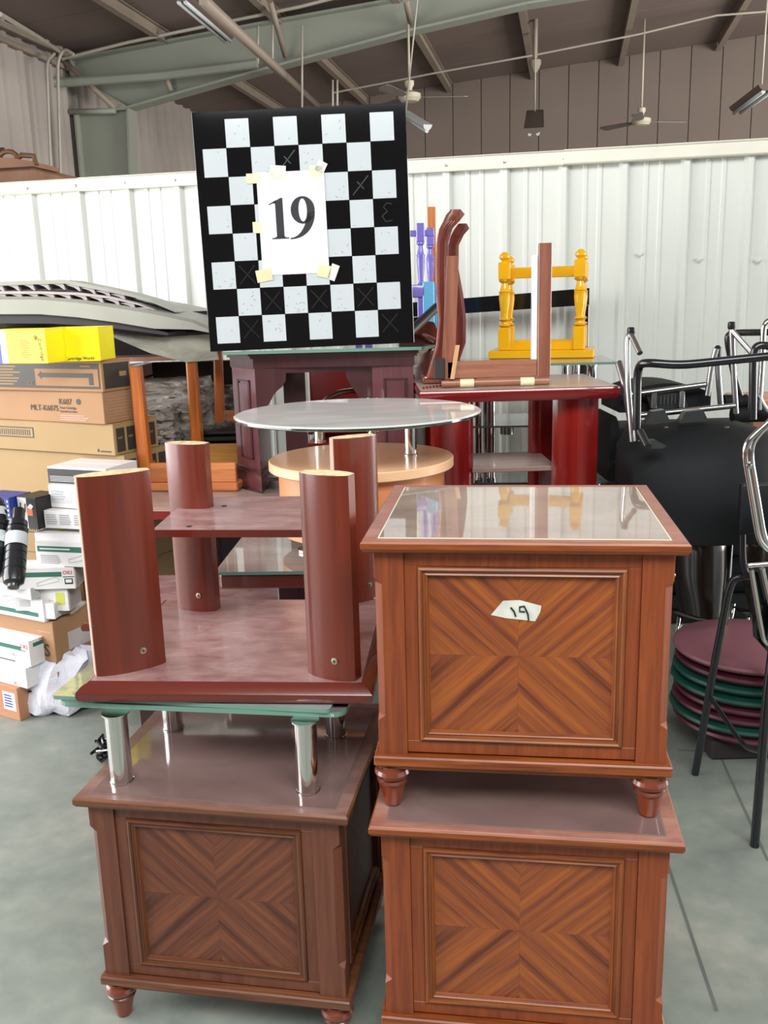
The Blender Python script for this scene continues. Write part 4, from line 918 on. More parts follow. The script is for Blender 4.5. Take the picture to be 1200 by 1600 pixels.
def drawing(t, x0, z0, s):     # outline sketch of a toner cartridge
    mb = MB(); pts = [(0, .2), (1.5, .65), (1.75, .5), (1.7, .3), (.3, 0), (.05, -.05), (0, .2)]
    mb.tube([(x0 + a * s, -.0013, z0 + b * s) for a, b in pts], .0008, 4); mb.build('line_drawing', 'print_grey', t)

# ---- tall stack of long brown boxes
Ya = 3.70
g = 'tall stack of long cardboard boxes on the left'
zc = .0
items = []
b0, yw = place(190, 712, 0, 700, Ya)
h1 = b0.z - .0
t = carton('long plain gold-brown box with barcode, lowest visible of the tall stack', (b0.x + .01, b0.y, .55), yw, .80, .27, h1 - .55 - .001, 'kraft_gold', g, None)
fp(t, -.66, -.19 - .30, .09, .135, 'print_dark', 'barcode_frame'); fp(t, -.655, -.495, .095, .13, 'kraft_gold', 'barcode_field', 1)
mb = MB(); [mb.box(-.645 + i * .0125, -.645 + i * .0125 + .006, -.0021, 0, .10, .125) for i in range(11)]; mb.build('barcode', 'print_dark', t, kind='stuff')
for i in range(4): spr(t, .02 + i * .063, .068 + i * .063, .16, h1 - .55 - .02, 'print_dark', 'side_label')
t0 = carton('plain brown base box hidden at the bottom of the tall stack', (b0.x + .01, b0.y, 0), yw, .80, .27, .549, 'kraft_gold', g)
b1, y1 = place(172, 663, 0, 650, Ya)
h2 = b1.z - h1
t = carton('long gold-brown box with four dark labels on its end, under the one lettered K607', (b1.x + .01, b1.y, h1), yw, .78, .27, h2 - .001, 'kraft_gold', g)
fp(t, -.68, -.44, .055, .10, 'print_dark', 'barcode_frame'); fp(t, -.675, -.445, .06, .095, 'kraft_gold', 'barcode_field', 1)
mb = MB(); [mb.box(-.665 + i * .0125, -.665 + i * .0125 + .006, -.0021, 0, .065, .09) for i in range(17)]; mb.build('barcode', 'print_dark', t, kind='stuff')
fp(t, -.075, -.02, .012, .018, 'print_dark', 'maker_mark'); fp(t, -.092, -.083, .012, .024, 'print_dark', 'maker_mark')
for i in range(4):
    spr(t, .015 + i * .063, .063 + i * .063, .012, h2 - .02, 'print_dark', 'side_label')
    stx(t, 'K607', .013, .022 + i * .063, h2 * .5, 'kraft_gold')
b2, y2 = place(163, 613, 0, 602, Ya)
h3 = b2.z - b1.z
t = carton('brown toner box lettered K607 in the tall stack', (b1.x - .02, b1.y, b1.z), yw - R(2), .62, .17, h3 - .001, 'kraft', g)
ft(t, 'K607', .034, -.245, h3 * .58); mb = MB(); mb.lathe([(.0, 0), (.012, 0), (.012, .001), (.0, .001)], 18, M=Matrix.Translation((-.135, -.001, h3 * .68)) @ Matrix.Rotation(PI / 2, 4, 'X')); mb.build('dot', 'print_dark', t)
ft(t, 'MLT-K607S', .034, -.415, h3 * .36); ft(t, 'Toner Cartridge', .014, -.245, h3 * .44); ft(t, 'Cartouche de toner', .012, -.245, h3 * .33)
lines(t, -.245, -.05, h3 * .06, h3 * .26, 3, 'board_edge')
mb = MB(); [mb.box(0, .0014, .02, .15, h3 * (.12 + .1 * i), h3 * (.135 + .1 * i)) for i in range(8)]; mb.build('side_lines', 'board_edge', t, kind='stuff')
b3, y3 = place(163, 563, 0, 561, Ya)
h4 = b3.z - b2.z
t = carton('brown and black printed box with a big arrow, second from top of the tall stack', (b1.x - .015, b1.y, b2.z), yw - R(0), .64, .17, h4 - .001, 'kraft', g)
fp(t, -.62, -.012, .012, h4 - .012, 'print_dark', 'dark_band'); fp(t, -.36, -.018, .022, h4 - .035, 'kraft', 'inner_field', 1)
mb = MB(); z_ = h4 * .52; mb.prism([(-.345, z_), (-.325, z_ + .016), (-.325, z_ + .009), (-.045, z_ + .009), (-.045, .028), (-.068, .028), (-.068, z_ - .009), (-.325, z_ - .009), (-.325, z_ - .016)], -.0026, -.001, 'y'); mb.build('arrow', 'print_dark', t)
lines(t, -.11, -.03, h4 - .03, h4 - .018, 1, 'kraft'); lines(t, -.16, -.10, h4 * .66, h4 * .74, 1, 'print_dark')
lines(t, -.60, -.42, .02, h4 - .02, 7, 'kraft_side'); ft(t, 'CE', .02, -.40, h4 * .2, 'kraft')
spr(t, .012, .158, .012, h4 - .014, 'print_dark', 'side_label'); spr(t, .10, .14, h4 * .45, h4 * .6, 'kraft', 'print', 1)
zy = b3.z
# two yellow cartons on top
t = carton('yellow carton with outline pattern lettered Cartridge World, on top of the tall stack', (PY(158, 556, Ya - .02).x, Ya - .03, zy), R(-4), .222, .17, PY(166, 510, Ya).z - zy, 'carton_yellow', 'yellow cartons on the tall stack')
hy = PY(166, 510, Ya).z - zy
ft(t, 'Cartridge World', .017, -.142, .006, 'print_dark')
def outline(t, pts, k=.0012): mb = MB(); mb.tube([(a, -.0013, b) for a, b in pts], k, 4, closed=True); mb.build('outline', 'print_pale', t)
for (c_, s_) in (((-.205, hy * .72), .022), ((-.168, hy * .72), .022), ((-.20, hy * .32), .022)):
    outline(t, [(c_[0] + s_ * math.cos(a), c_[1] + s_ * math.sin(a) * .8) for a in [i * PI / 3 for i in range(6)]])
outline(t, [(-.19, hy * .1), (-.155, hy * .12), (-.13, hy * .45), (-.145, hy * .8), (-.165, hy * .3)])
tp_(t, -.16, -.0, .08, .12, hy, 'print_pale', 'top_flap_edge')
tj = carton('yellow carton with blue and white end, leaning left on the tall stack', (PY(73, 562, Ya - .14).x, Ya - .13, zy + .001), R(-20), .27, .15, PY(76, 513, Ya - .03).z - zy, 'carton_yellow', 'yellow cartons on the tall stack')
hz_ = PY(76, 513, Ya - .03).z - zy
fp(tj, -.27, -.185, .001, hz_ - .004, 'carton_white', 'white_patch'); fp(tj, -.27, -.215, .0, hz_ - .003, 'print_blue', 'blue_patch', 1)
ft(tj, 'Cartridge', .022, -.035, hz_ * .72, 'print_dark', rot=-PI / 2 * .95); ft(tj, '*', .05, -.055, hz_ * .55, 'print_dark')
lines(tj, -.12, -.075, .02, hz_ * .7, 8, 'yellow_edge')

# ---- white boxes piled in front
gw = 'pile of white toner boxes on the left'
Yb = 3.47
def wb(label, xr, yt, xl, yl, yb, Y, L, D, m='carton_white', yaw=None, name='toner_box', group=gw):
    b_, yw_ = place(xr, yt, xl, yl, Y); zb_ = PY(xr, yb, Y).z
    t_ = carton(label, (b_.x, b_.y, zb_), yaw if yaw is not None else yw_, L, D, b_.z - zb_, m, group, name=name)
    return t_, b_.z - zb_
t, h_ = wb('black and white box, topmost of the white box pile, beside the dark column', 165, 733, 60, 728, 760, 3.49, .28, .2)
fp(t, -.278, -.002, .002, h_ - .008, 'carton_black', 'black_band'); lines(t, -.27, -.09, .008, h_ * .48, 4, 'print_grey')
t, h_ = wb('white box with two pale grey text panels, under the black and white box', 150, 762, 56, 756, 798, 3.47, .235, .2)
fp(t, -.225, -.125, .02, h_ - .01, 'carton_grey', 'text_panel'); fp(t, -.117, -.01, .02, h_ - .01, 'carton_grey', 'text_panel'); lines(t, -.22, -.13, .03, h_ - .02, 4, 'print_grey')
t, h_ = wb('white box covered in columns of small grey print', 150, 801, 55, 797, 829, 3.45, .235, .22)
for x0_ in (-.225, -.165, -.10): lines(t, x0_, x0_ + .05, .015, h_ - .012, 5, 'print_grey')
ft(t, '2', .03, -.05, .01, 'print_dark')
t, h_ = wb('white box with a pale green sticker on its top, above the green-banded box', 150, 836, 44, 832, 853, 3.44, .27, .22)
tp_(t, -.19, -.165, .03, .10, h_, 'print_lime', 'sticker')
t, h_ = wb('white toner box with a dark green band and cartridge drawing', 152, 850, 42, 846, 889, 3.41, .27, .24)
fp(t, -.26, -.03, h_ * .62, h_ * .84, 'print_green', 'green_band'); lines(t, -.25, -.16, h_ * .12, h_ * .5, 5); drawing(t, -.13, h_ * .22, .055); fp(t, -.15, -.06, -.001, .004, 'carton_black', 'black_edge')
mb = MB(); mb.box(-.25, -.12, -.0018, 0, h_ * .71, h_ * .76); mb.build('print', 'carton_white', t)
t, h_ = wb('toner box with green band and red OKI lettering, half way down the white pile', 115, 887, 36, 889, 920, 3.43, .27, .13)
fp(t, -.26, -.05, h_ * .6, h_ * .82, 'print_green', 'green_band'); ft(t, 'OKI', .022, -.045, h_ * .70, 'print_red'); fp(t, -.04, -.008, .02, h_ * .5, 'carton_black', 'label_frame'); fp(t, -.036, -.012, .026, h_ * .46, 'carton_white', 'label_field', 1); drawing(t, -.15, h_ * .2, .05)
spr(t, .01, .12, .01, h_ - .01, 'grey_light', 'end_label'); fp(t, -.045, -.002, h_ * .56, h_ * .60, 'print_green', 'green_line')
t, h_ = wb('pale greenish box with lime sticker, below the OKI lettered one', 105, 921, 45, 921, 955, 3.45, .22, .12, 'carton_white')
fp(t, -.05, -.015, h_ * .3, h_ * .85, 'print_lime', 'sticker'); spr(t, .01, .11, .008, h_ - .01, 'grey_light', 'end_label'); fp(t, -.2, -.06, .02, h_ * .5, 'carton_grey', 'panel')
t, h_ = wb('small white box turned end on, right of the large white one', 84, 943, 64, 938, 968, 3.43, .07, .16, 'carton_white', yaw=R(-8)); spr(t, .02, .14, .015, h_ - .012, 'carton_grey', 'end_label'); spr(t, .04, .12, h_ * .4, h_ * .5, 'print_grey', 'print', 1)
t, h_ = wb('small upright white box with a green patch, behind the S lettered box', 112, 956, 92, 955, 992, 3.53, .07, .13, 'carton_white', yaw=R(-8)); spr(t, .03, .11, h_ * .5, h_ * .8, 'print_green', 'green_patch'); spr(t, .03, .11, h_ * .1, h_ * .45, 'carton_grey', 'text_panel')
# stack with the S
b_, yw_ = place(66, 938, 0, 926, 3.43)
zS1 = b_.z; zS0 = PY(66, 973, 3.43).z
t = carton('long white toner box with green band along its foot, lying on the S lettered box', (b_.x, b_.y, zS0), yw_, .40, .15, zS1 - zS0, 'carton_white', gw, name='toner_box')
h_ = zS1 - zS0; fp(t, -.34, -.02, .018, h_ * .38, 'print_green', 'green_band'); drawing(t, -.26, h_ * .6, .06); spr(t, .02, .13, h_ * .1, h_ * .24, 'carton_black', 'end_mark'); stx(t, 'OKI', .014, .06, .006, 'print_red')
mb = MB(); mb.box(-.135, -.11, -.0015, 0, h_ * .55, h_ * .95); mb.build('colour_chip', 'print_orange', t); ft(t, '4m2', .014, -.10, h_ * .62, 'print_grey')
bS = PY(84, 982, 3.44); zSb = PY(84, 1034, 3.44).z; zSt = zS0 - .0015
t = carton('brown box with a big black letter S, under the long white toner box', (bS.x, 3.43, zSb), yw_, .46, .26, zSt - zSb, 'kraft', 'brown boxes at the foot of the pile'); h_ = zSt - zSb
ft(t, 'S', .075, -.062, h_ * .12, 'print_dark'); fp(t, -.09, -.01, h_ * .72, h_ * .74, 'board_edge', 'small_line'); spr(t, .07, .20, .03, h_ * .62, 'grey_light', 'label')
tS = carton('plain brown box under the S lettered box, mostly hidden', (bS.x - .005, 3.445, 0), yw_, .44, .26, zSb - .001, 'kraft', 'brown boxes at the foot of the pile')
# grey bag-wrapped carton to the right of it
t = carton('pale grey rounded box in the shadow right of the S lettered box', (PY(130, 1000, 3.59).x, 3.59, PY(120, 1034, 3.5).z), R(-14), .13, .2, .16, 'carton_grey', gw)
tk = carton('dark brown box end standing behind the white pile, left of the front dark column', (PY(133, 905, 3.75).x, 3.72, 0), R(-14), .14, .12, PY(133, 900, 3.75).z, 'kraft_side', 'brown boxes at the foot of the pile')
tk2 = carton('black crate in the shade behind the white bag', (PY(148, 1050, 3.62).x, 3.57, 0), R(-10), .16, .16, .235, 'board_dark', None, name='crate', cat='crate')
# stack in the bottom left corner
b_, yw_ = place(44, 1003, 0, 993, 3.40)
zO0 = PY(46, 1043, 3.40).z
zK = PY(31, 1076, 3.40).z
t = carton('white toner box with green band and red OKI lettering, bottom left corner stack', (b_.x, b_.y, zO0), yw_, .40, .14, b_.z - zO0, 'carton_white', gw, name='toner_box'); h_ = b_.z - zO0
fp(t, -.38, -.022, h_ * .58, h_ * .74, 'print_green', 'green_band'); fp(t, -.045, -.012, h_ * .62, h_ * .92, 'carton_white', 'lettering_field', 1); ft(t, 'OKI', .024, -.048, h_ * .70, 'print_red'); fp(t, -.38, -.09, h_ * .08, h_ * .12, 'carton_black', 'dark_line'); ft(t, '34L1', .018, -.11, h_ * .32, 'print_grey'); spr(t, .02, .12, h_ * .74, h_ * .88, 'print_green', 'end_stripe'); stx(t, 'OKI', .014, .05, h_ * .9, 'print_red')
t = carton('blank white box with tiny orange mark, second from the floor in the corner stack', (b_.x - .02, b_.y - .01, zK + .001), yw_, .40, .16, zO0 - zK - .002, 'carton_white', gw, name='toner_box'); ft(t, 'III', .02, -.075, .008, 'print_orange')
t = carton('orange-brown box with a white address label, on the floor at the left edge', (PY(32, 1126, 3.40).x, 3.40, 0), yw_, .42, .20, zK, 'kraft_orange', 'brown boxes at the foot of the pile'); h_ = zK
fp(t, -.088, -.015, h_ * .28, h_ * .82, 'carton_white', 'label'); lines(t, -.08, -.03, h_ * .35, h_ * .76, 5, 'print_blue')
# blue box, LI box
t, h_ = wb('blue box with white dots on its edge, left edge of the photo', 14, 778, 0, 777, 815, 3.51, .15, .12, 'print_blue', name='toner_box')
mb = MB(); [mb.lathe([(0, 0), (.0045, 0), (.0045, .001), (0, .001)], 8, M=Matrix.Translation((-.01, -.001, h_ - .015 - .018 * i)) @ Matrix.Rotation(PI / 2, 4, 'X')) for i in range(5)]; mb.build('dots', 'carton_white', t, kind='stuff')
t, h_ = wb('black and white box with large LI lettering behind the black toner bottles', 55, 778, 15, 774, 828, 3.49, .10, .12, 'carton_black', name='toner_box')
fp(t, -.099, -.052, .0, h_ - .004, 'carton_white', 'white_half'); ft(t, 'LI', .05, -.092, h_ * .55, 'ink', rot=-.12)
fp(t, -.052, -.022, h_ * .42, h_ * .66, 'print_orange', 'orange_patch'); mb = MB(); mb.prism([(-.05, h_ * .68), (-.03, h_ * .80), (-.015, h_ * .72), (-.03, h_ * .62)], -.002, 0, 'y'); mb.build('white_lozenge', 'carton_white', t)
# toner bottles
def bottle(label, p_top, p_bot, r_, n=4):
    a_, b_ = PY(*p_top), PY(*p_bot); d = b_ - a_; L = d.length
    t_ = thing('toner_bottle', label, 'bottle', a_, 0, 'black toner bottles lying on the boxes')
    M = (d.to_track_quat('Z', 'Y')).to_matrix().to_4x4()
    mb = MB(); mb.lathe([(r_ * .55, 0), (r_ * .6, L * .02), (r_ * .62, L * .14), (r_ * .9, L * .17), (r_ * .92, L * .24)], 24, M=M); mb.build('cap', 'bottle_black', t_)
    pr = [(r_ * .8, L * .24), (r_, L * .26)]
    for v in (.30, .50, .58, .68, .78):
        pr += [(r_, L * v), (r_ * .94, L * (v + .008)), (r_ * .94, L * (v + .018)), (r_, L * (v + .026))]
    pr += [(r_, L * .88), (r_ * .9, L * .94), (r_ * .55, L * .97), (r_ * .5, L), (r_ * .2, L)]
    mb = MB(); mb.lathe(pr, 28, M=M); mb.build('body', 'bottle_black', t_)
    mb = MB(); mb.lathe([(r_ * 1.012, L * .34), (r_ * 1.015, L * .345), (r_ * 1.015, L * .49), (r_ * 1.012, L * .495)], 28, M=M); mb.build('label', 'bottle_label', t_)
bottle('black toner bottle with pale label lying tilted in front of the LI box', (29, 796, 3.44), (21, 918, 3.22), .040)
bottle('black toner bottle cut by the left edge, beside the labelled one', (2, 798, 3.44), (-14, 905, 3.26), .040)
bottle('upper dark toner bottle at the left edge under the blue box', (-10, 770, 3.48), (2, 850, 3.36), .036)
# support under bottles (brown box)
ts = carton('white box end the toner bottles rest on', (PY(40, 912, 3.38).x, 3.42, zS1 + .002), yw_, .34, .16, .05, 'carton_grey', gw)

# white plastic bag
mb = MB(); rs = random.Random(5)
ctr = PZ(92, 1118, .0); 
def bagrow(z, cx_, hw, dp, y0): 
    out = []
    for k in range(28):
        a = 2 * PI * k / 28; w_ = 1 + .10 * math.sin(5 * a + z * 30) + .06 * math.sin(9 * a - z * 17) + rs.uniform(-.03, .03)
        out.append((cx_ + hw * w_ * math.cos(a), y0 + dp * w_ * math.sin(a), z + .008 * math.sin(7 * a)))
    return out
rows = [(.004, 0, .10, .08), (.02, .0, .155, .11), (.06, -.0, .165, .12), (.10, -.005, .15, .11), (.14, .0, .14, .10), (.18, .01, .15, .09), (.22, .03, .16, .08), (.25, .05, .13, .06), (.26, .06, .05, .03)]
mb.loft([bagrow(z, c_, a_ * .95, d_, 0) for z, c_, a_, d_ in rows])
o = mb.build('plastic_bag', 'white_bag'); o.location = (ctr.x - .02, ctr.y + .08, 0); tag(o, 'crumpled white plastic bag on the floor beside the brown boxes', 'bag')
t = thing('dark_spools', 'black plastic spools stacked between the corner boxes and the white bag', 'spool', (PY(42, 1112, 3.47).x + .02, 3.49, 0), 0)
for z_ in (.03, .085):
    mb = MB(); mb.lathe([(.045, z_ - .028), (.05, z_ - .02), (.035, z_ - .015), (.035, z_ + .015), (.05, z_ + .02), (.045, z_ + .026)], 20); mb.build('spool', 'bottle_black', t)
# black tangle on the floor left of the lower left table
q = PZ(160, 1196, 0)
t = thing('cable_tangle', 'small tangle of black cable on the floor behind the left end table', 'cable', (q.x, q.y + .03, 0), 0)
rs = random.Random(2)
for k in range(5):
    mb = MB(); mb.tube(smooth_path([(rs.uniform(-.05, .05), rs.uniform(-.06, .06), .01 + rs.uniform(0, .07)) for i in range(7)], .02), .006, 6); mb.build('cable', 'black_gloss', t)
# rest of floor item seen through the legs, dark green cloth bits
t = thing('wire_coil', 'dark green coil of wire behind the left chrome leg of the low glass table', 'wire', (PZ(212, 1150, 0).x, 2.75, 0), 0)
t.location = PY(212, 1140, 2.45); t.location.z = 0
for k in range(4):
    mb = MB(); mb.tube([(.07 * math.cos(a), .02 * k + .01 * math.sin(3 * a), .085 + .075 * math.sin(a) + .004 * k) for a in [i * PI / 10 for i in range(20)]], .006, 6, closed=True); mb.build('loop', 'dark_rim', t)

# ================================================================== stacked grey panels, boards and wrapped bundles, back left
def sheet(path_px, Y0, Y1, th, name, m, parent, loc):
    """a moulded panel: outline path in the picture at depth Y0, given thickness th, running back to Y1"""
    P0 = [PY(x, y, Y0) for x, y in path_px]
    mb = MB(); rg = []
    for y_ in (Y0, Y1):
        rg.append([Vector((p.x, y_, p.z)) for p in P0] + [Vector((p.x, y_, p.z - th * (1 - .75 * (i / (len(P0) - 1)) ** 3))) for i, p in list(enumerate(P0))[::-1]])
    mb.loft(rg, smooth=False)
    bmesh.ops.transform(mb.b, matrix=Matrix.Translation(-Vector(loc)), verts=mb.b.verts)
    return mb.build(name, m, parent)
gl_ = (-1.6, 4.3, 0)
def fins(path_px, Y, n, parent, loc, h_=.035):
    P0 = [PY(x, y, Y) for x, y in path_px]
    tot = [0]
    for a_, b_ in zip(P0, P0[1:]): tot.append(tot[-1] + (b_ - a_).length)
    for k in range(n):
        s = tot[-1] * (k + .3) / n
        j = max(i for i in range(len(tot)) if tot[i] <= s); j = min(j, len(P0) - 2); f_ = (s - tot[j]) / (tot[j + 1] - tot[j]); p = P0[j].lerp(P0[j + 1], f_) - Vector(loc)
        mb = MB(); mb.prism([(p.x - .03, p.z), (p.x + .026, p.z), (p.x + .034, p.z - h_), (p.x + .028, p.z - h_), (p.x + .008, p.z - h_ * .45)], Y - loc[1] + .002, Y - loc[1] + .2, 'y'); mb.build('rib', 'grey_light', parent)
tA = thing('moulded_panel', 'topmost grey moulded panel with ribbed underside, back left', 'panel', gl_, 0, 'grey moulded panels stacked at the back left')
pa = [(-60, 447), (0, 440), (50, 438), (100, 437), (150, 447), (200, 458), (232, 467), (275, 487)]
sheet(pa, 4.22, 4.48, .018, 'shell', 'grey_moulding', tA, gl_)
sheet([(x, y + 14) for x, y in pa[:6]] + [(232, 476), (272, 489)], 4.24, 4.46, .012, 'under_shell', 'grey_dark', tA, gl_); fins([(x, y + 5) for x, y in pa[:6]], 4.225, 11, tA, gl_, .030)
tB = thing('moulded_panel', 'second grey moulded panel with pinkish front lip and ribs, under the topmost one', 'panel', gl_, 0, 'grey moulded panels stacked at the back left')
pb = [(-60, 459), (0, 455), (60, 455), (120, 457), (170, 463), (215, 474), (240, 484)]
sheet(pb, 4.16, 4.45, .012, 'shell', 'grey_light', tB, gl_)
fins([(x, y + 3) for x, y in pb], 4.165, 12, tB, gl_, .030)
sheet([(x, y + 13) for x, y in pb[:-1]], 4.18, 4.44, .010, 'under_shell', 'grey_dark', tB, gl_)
tC = thing('moulded_panel', 'large smooth grey-green curved panel under the two ribbed ones', 'panel', gl_, 0, 'grey moulded panels stacked at the back left')
pc = [(-60, 466), (0, 468), (60, 468), (120, 473), (180, 481), (240, 491), (300, 504), (332, 518)]
P0 = [PY(x, y, 4.10) for x, y in pc]
mb = MB(); rg = []
for y_, dz in ((4.10, 0), (4.14, .012), (4.85, .04)):
    rg.append([Vector((p.x, y_, p.z + dz)) - Vector(gl_) for p in P0] + [Vector((p.x, y_, p.z + dz - (.062 if i < 6 else .03 if i == 6 else .008))) - Vector(gl_) for i, p in list(enumerate(P0))[::-1]])
mb.loft(rg, smooth=False); mb.build('shell', 'grey_moulding', tC)
tD = thing('moulded_panel', 'black-edged panel under the smooth grey-green one', 'panel', gl_, 0, 'grey moulded panels stacked at the back left')
sheet([(-60, 489), (0, 489), (80, 490), (150, 496), (210, 507), (262, 520)], 4.12, 4.80, .045, 'shell', 'grey_dark', tD, gl_)
# film sheet drooping to the right
P = lambda x, y, Y: PY(x, y, Y) - Vector(gl_)
mb = MB()
rg = [[P(165, 515, 4.2), P(200, 522, 4.2), P(250, 527, 4.2), P(330, 522, 4.2)], [P(168, 522, 4.15), P(215, 536, 4.15), P(262, 549, 4.15), P(338, 548, 4.15)], [P(170, 524, 4.12), P(235, 552, 4.12), P(290, 566, 4.12), P(342, 562, 4.12)]]
back = [[v + Vector((0, .03, -.004)) for v in r_] for r_ in rg[::-1]]
mb.loft(rg + back + [rg[0]], closed=False, smooth=True)
o = mb.build('draped_film', 'film_sheet'); o.location = gl_; tag(o, 'sagging sheet of dusty clear film left of the checkered board', 'film')
tE = thing('board_pile', 'pile of pale edged boards lying on lumber, behind the brown boxes', 'boards', (-1.6, 4.30, 0), 0)
def brd(px0_, px1_, py0_, py1_, Y, dep, m_, nm='board', dark=None):
    a_, b_ = PY(px0_, py1_, Y), PY(px1_, py0_, Y); mb = MB(); mb.box(a_.x + 1.6, b_.x + 1.6, Y - 4.3, Y - 4.3 + dep, a_.z, a_.z + (b_.z - a_.z if b_.z - a_.z > .005 else .02), .001); mb.build(nm, m_, tE)
brd(-40, 305, 566, 572, 4.28, .5, 'board_edge'); brd(-20, 50, 497, 502, 4.3, .35, 'board_edge'); brd(-20, 50, 512, 516, 4.3, .35, 'board_dark'); brd(-20, 205, 609, 613, 4.28, .5, 'board_edge')
for x_ in (165, 186): brd(x_, x_ + 17, 576, 596, 4.3, .45, 'dusty_pale', 'lumber')
brd(165, 205, 597, 605, 4.3, .45, 'mahogany_edge', 'lumber')
mb = MB(); a_ = PY(0, 640, 4.4); mb.box(-.25, 1.0, .42, .5, 0, PY(100, 575, 4.5).z, .002); mb.build('backing', 'board_dark', tE)
mb = MB(); mb.box(-.3, .80, .20, .5, PY(100, 560, 4.5).z, PY(100, 492, 4.5).z, .002); mb.build('backing', 'board_dark', tE)
def bundle(label, x0_, x1_, yt, Y, dep, rot=0, zb=.854):
    a_, b_ = PY(x0_, yt, Y), PY(x1_, yt, Y); t_ = thing('wrapped_bundle', label, 'bundle', (a_.x, Y, zb), rot, 'plastic wrapped bundles behind the orange wood legs')
    W_ = b_.x - a_.x; mb = MB(); rs_ = random.Random(int(x0_))
    n = 10; rg = []
    for i in range(26):
        z = (a_.z - zb) * i / 25; ring = []
        per = [(W_ * k / n, 0) for k in range(n)] + [(W_, dep * k / 4) for k in range(4)] + [(W_ - W_ * k / n, dep) for k in range(n)] + [(0, dep - dep * k / 4) for k in range(4)]
        for (x, y) in per:
            j = .012; s_ = 1 if i < 24 else .97
            ring.append((x * s_ + rs_.uniform(-j, j), y * s_ + rs_.uniform(-j, j) * 1.2, z + rs_.uniform(-.006, .006) * (0 < i)))
        rg.append(ring)
    mb.loft(rg, smooth=True); mb.build('shrink_wrap', 'shrink_wrap', t_); return t_
bundle('shrink-wrapped stack of sheets behind the first orange wood leg', 200, 268, 636, 4.12, .16)
bundle('taller glossy shrink-wrapped bundle behind the second orange wood leg', 205, 318, 598, 4.30, .3)
t = bundle('grey shrink-wrapped bundle left of the plum cabinet, behind the upturned frame', 322, 372, 605, 4.62, .25)
t.location.x -= .02

# ================================================================== right side: upturned chairs
def tubes(t, paths, Mo, mat='chrome', r=.011, name='tube', rad=.05):
    for pp in paths:
        mb = MB(); mb.tube(smooth_path([PY(*p) - Mo for p in pp], rad), r, 12); mb.build(name, mat, t)
# big black one in front
Mo = Vector((1.05, 3.05, 0))
t = thing('office_chair', 'big black vinyl chair upside down with black sleeved armrest, right of the taped end table', 'chair', Mo, 0, 'upturned black and chrome chairs on the right')
mb = MB(); rg = []
Yf = 3.05
prof = [((0, 652), .16), ((0, 664), .05), ((0, 685), -.02), ((0, 720), -.07), ((0, 760), -.10), ((0, 800), -.11), ((0, 846), -.10)]
cols = [(-1, .16), (-.93, .05), (-.75, -.0), (-.4, -.04), (0, -.06), (.4, -.04), (.75, 0), (.93, .05), (1, .16)]
for (p, dy) in prof:
    zc_ = PY(1100, p[1], Yf + dy).z; ring = []
    hw = .29 if p[1] > 700 else .29 - .10 * ((700 - p[1]) / 50) ** 2
    for (u_, dd) in cols: ring.append(Vector((1.10 + u_ * hw, Yf + dy + dd, zc_ - .035 * u_ * u_ * (p[1] < 700))) - Mo)
    for (u_, dd) in cols[::-1]: ring.append(Vector((1.10 + u_ * (hw - .02), Yf + dy + dd + .07, zc_ - .05 * u_ * u_ * (p[1] < 700) - .02)) - Mo)
    rg.append(ring)
mb.loft(rg, smooth=True); mb.build('seat_shell', 'black_vinyl', t)
mb = MB(); mb.box(-.20, .28, .10, .30, .80, 1.05, .03, seg=3); mb.build('backrest', 'black_vinyl', t)
for x_ in (-.13, .22):
    mb = MB(); mb.tube([(x_, .22, .82), (x_, .24, 0)], .012, 10); mb.build('leg', 'black_tube', t)
tubes(t, [[(995, 672, 2.98), (996, 572, 2.98), (1008, 566, 2.92), (1060, 571, 2.9), (1210, 556, 2.9)], [(1176, 655, 3.1), (1177, 548, 3.1), (1186, 538, 3.1), (1214, 543, 3.1)]], Mo, 'black_tube', .0135, 'armrest_sleeve', .06)
tubes(t, [[(988, 690, 3.0), (981, 600, 3.02), (980, 528, 3.05), (985, 520, 3.05), (1000, 552, 2.98)], [(968, 566, 3.3), (978, 600, 3.2), (985, 650, 3.1), (990, 690, 3.05)], [(992, 650, 3.15), (1148, 634, 3.15)], [(1143, 512, 3.2), (1146, 580, 3.2), (1150, 646, 3.2)], [(1143, 516, 3.2), (1175, 552, 3.15)]], Mo, 'chrome_dull', .0095, 'tube', .03)
for (x, y, Y) in ((986, 519, 3.05), (1143, 510, 3.2)):
    p = PY(x, y, Y) - Mo; mb = MB(); mb.lathe([(.010, -.01), (.013, -.005), (.013, .012), (.008, .016)], 12, p); mb.build('foot_cap', 'black_plastic', t)
tubes(t, [[(1000, 674, 2.96), (1012, 698, 2.90)]], Mo, 'gunmetal', .013, 'stub', .01)
p = PY(1022, 696, 2.93) - Mo; mb = MB(); mb.prism([(p.x - .05, p.z + .015), (p.x + .0, p.z + .02), (p.x + .035, p.z), (p.x + .02, p.z - .008), (p.x - .03, p.z - .006)], p.y - .02, p.y + .02, 'y'); mb.build('bracket', 'gunmetal', t)
for px_ in (1040, 1135):
    p = PY(px_, 668, 2.99) - Mo; mb = MB(); mb.lathe([(.0, .004), (.007, .003), (.008, 0)], 10, p); mb.build('stud', 'black_plastic', t)
for (x0_, x1_) in ((1010, 1048), (1062, 1108)):
    a_, b_ = PY(x0_, 652, 3.06) - Mo, PY(x1_, 640, 3.06) - Mo; mb = MB(); mb.prism([(a_.x, a_.z - .02), (b_.x, a_.z - .015), (b_.x - .02, b_.z), (a_.x + .02, b_.z - .005)], a_.y, a_.y + .04, 'y'); mb.build('seat_bracket', 'gunmetal', t)
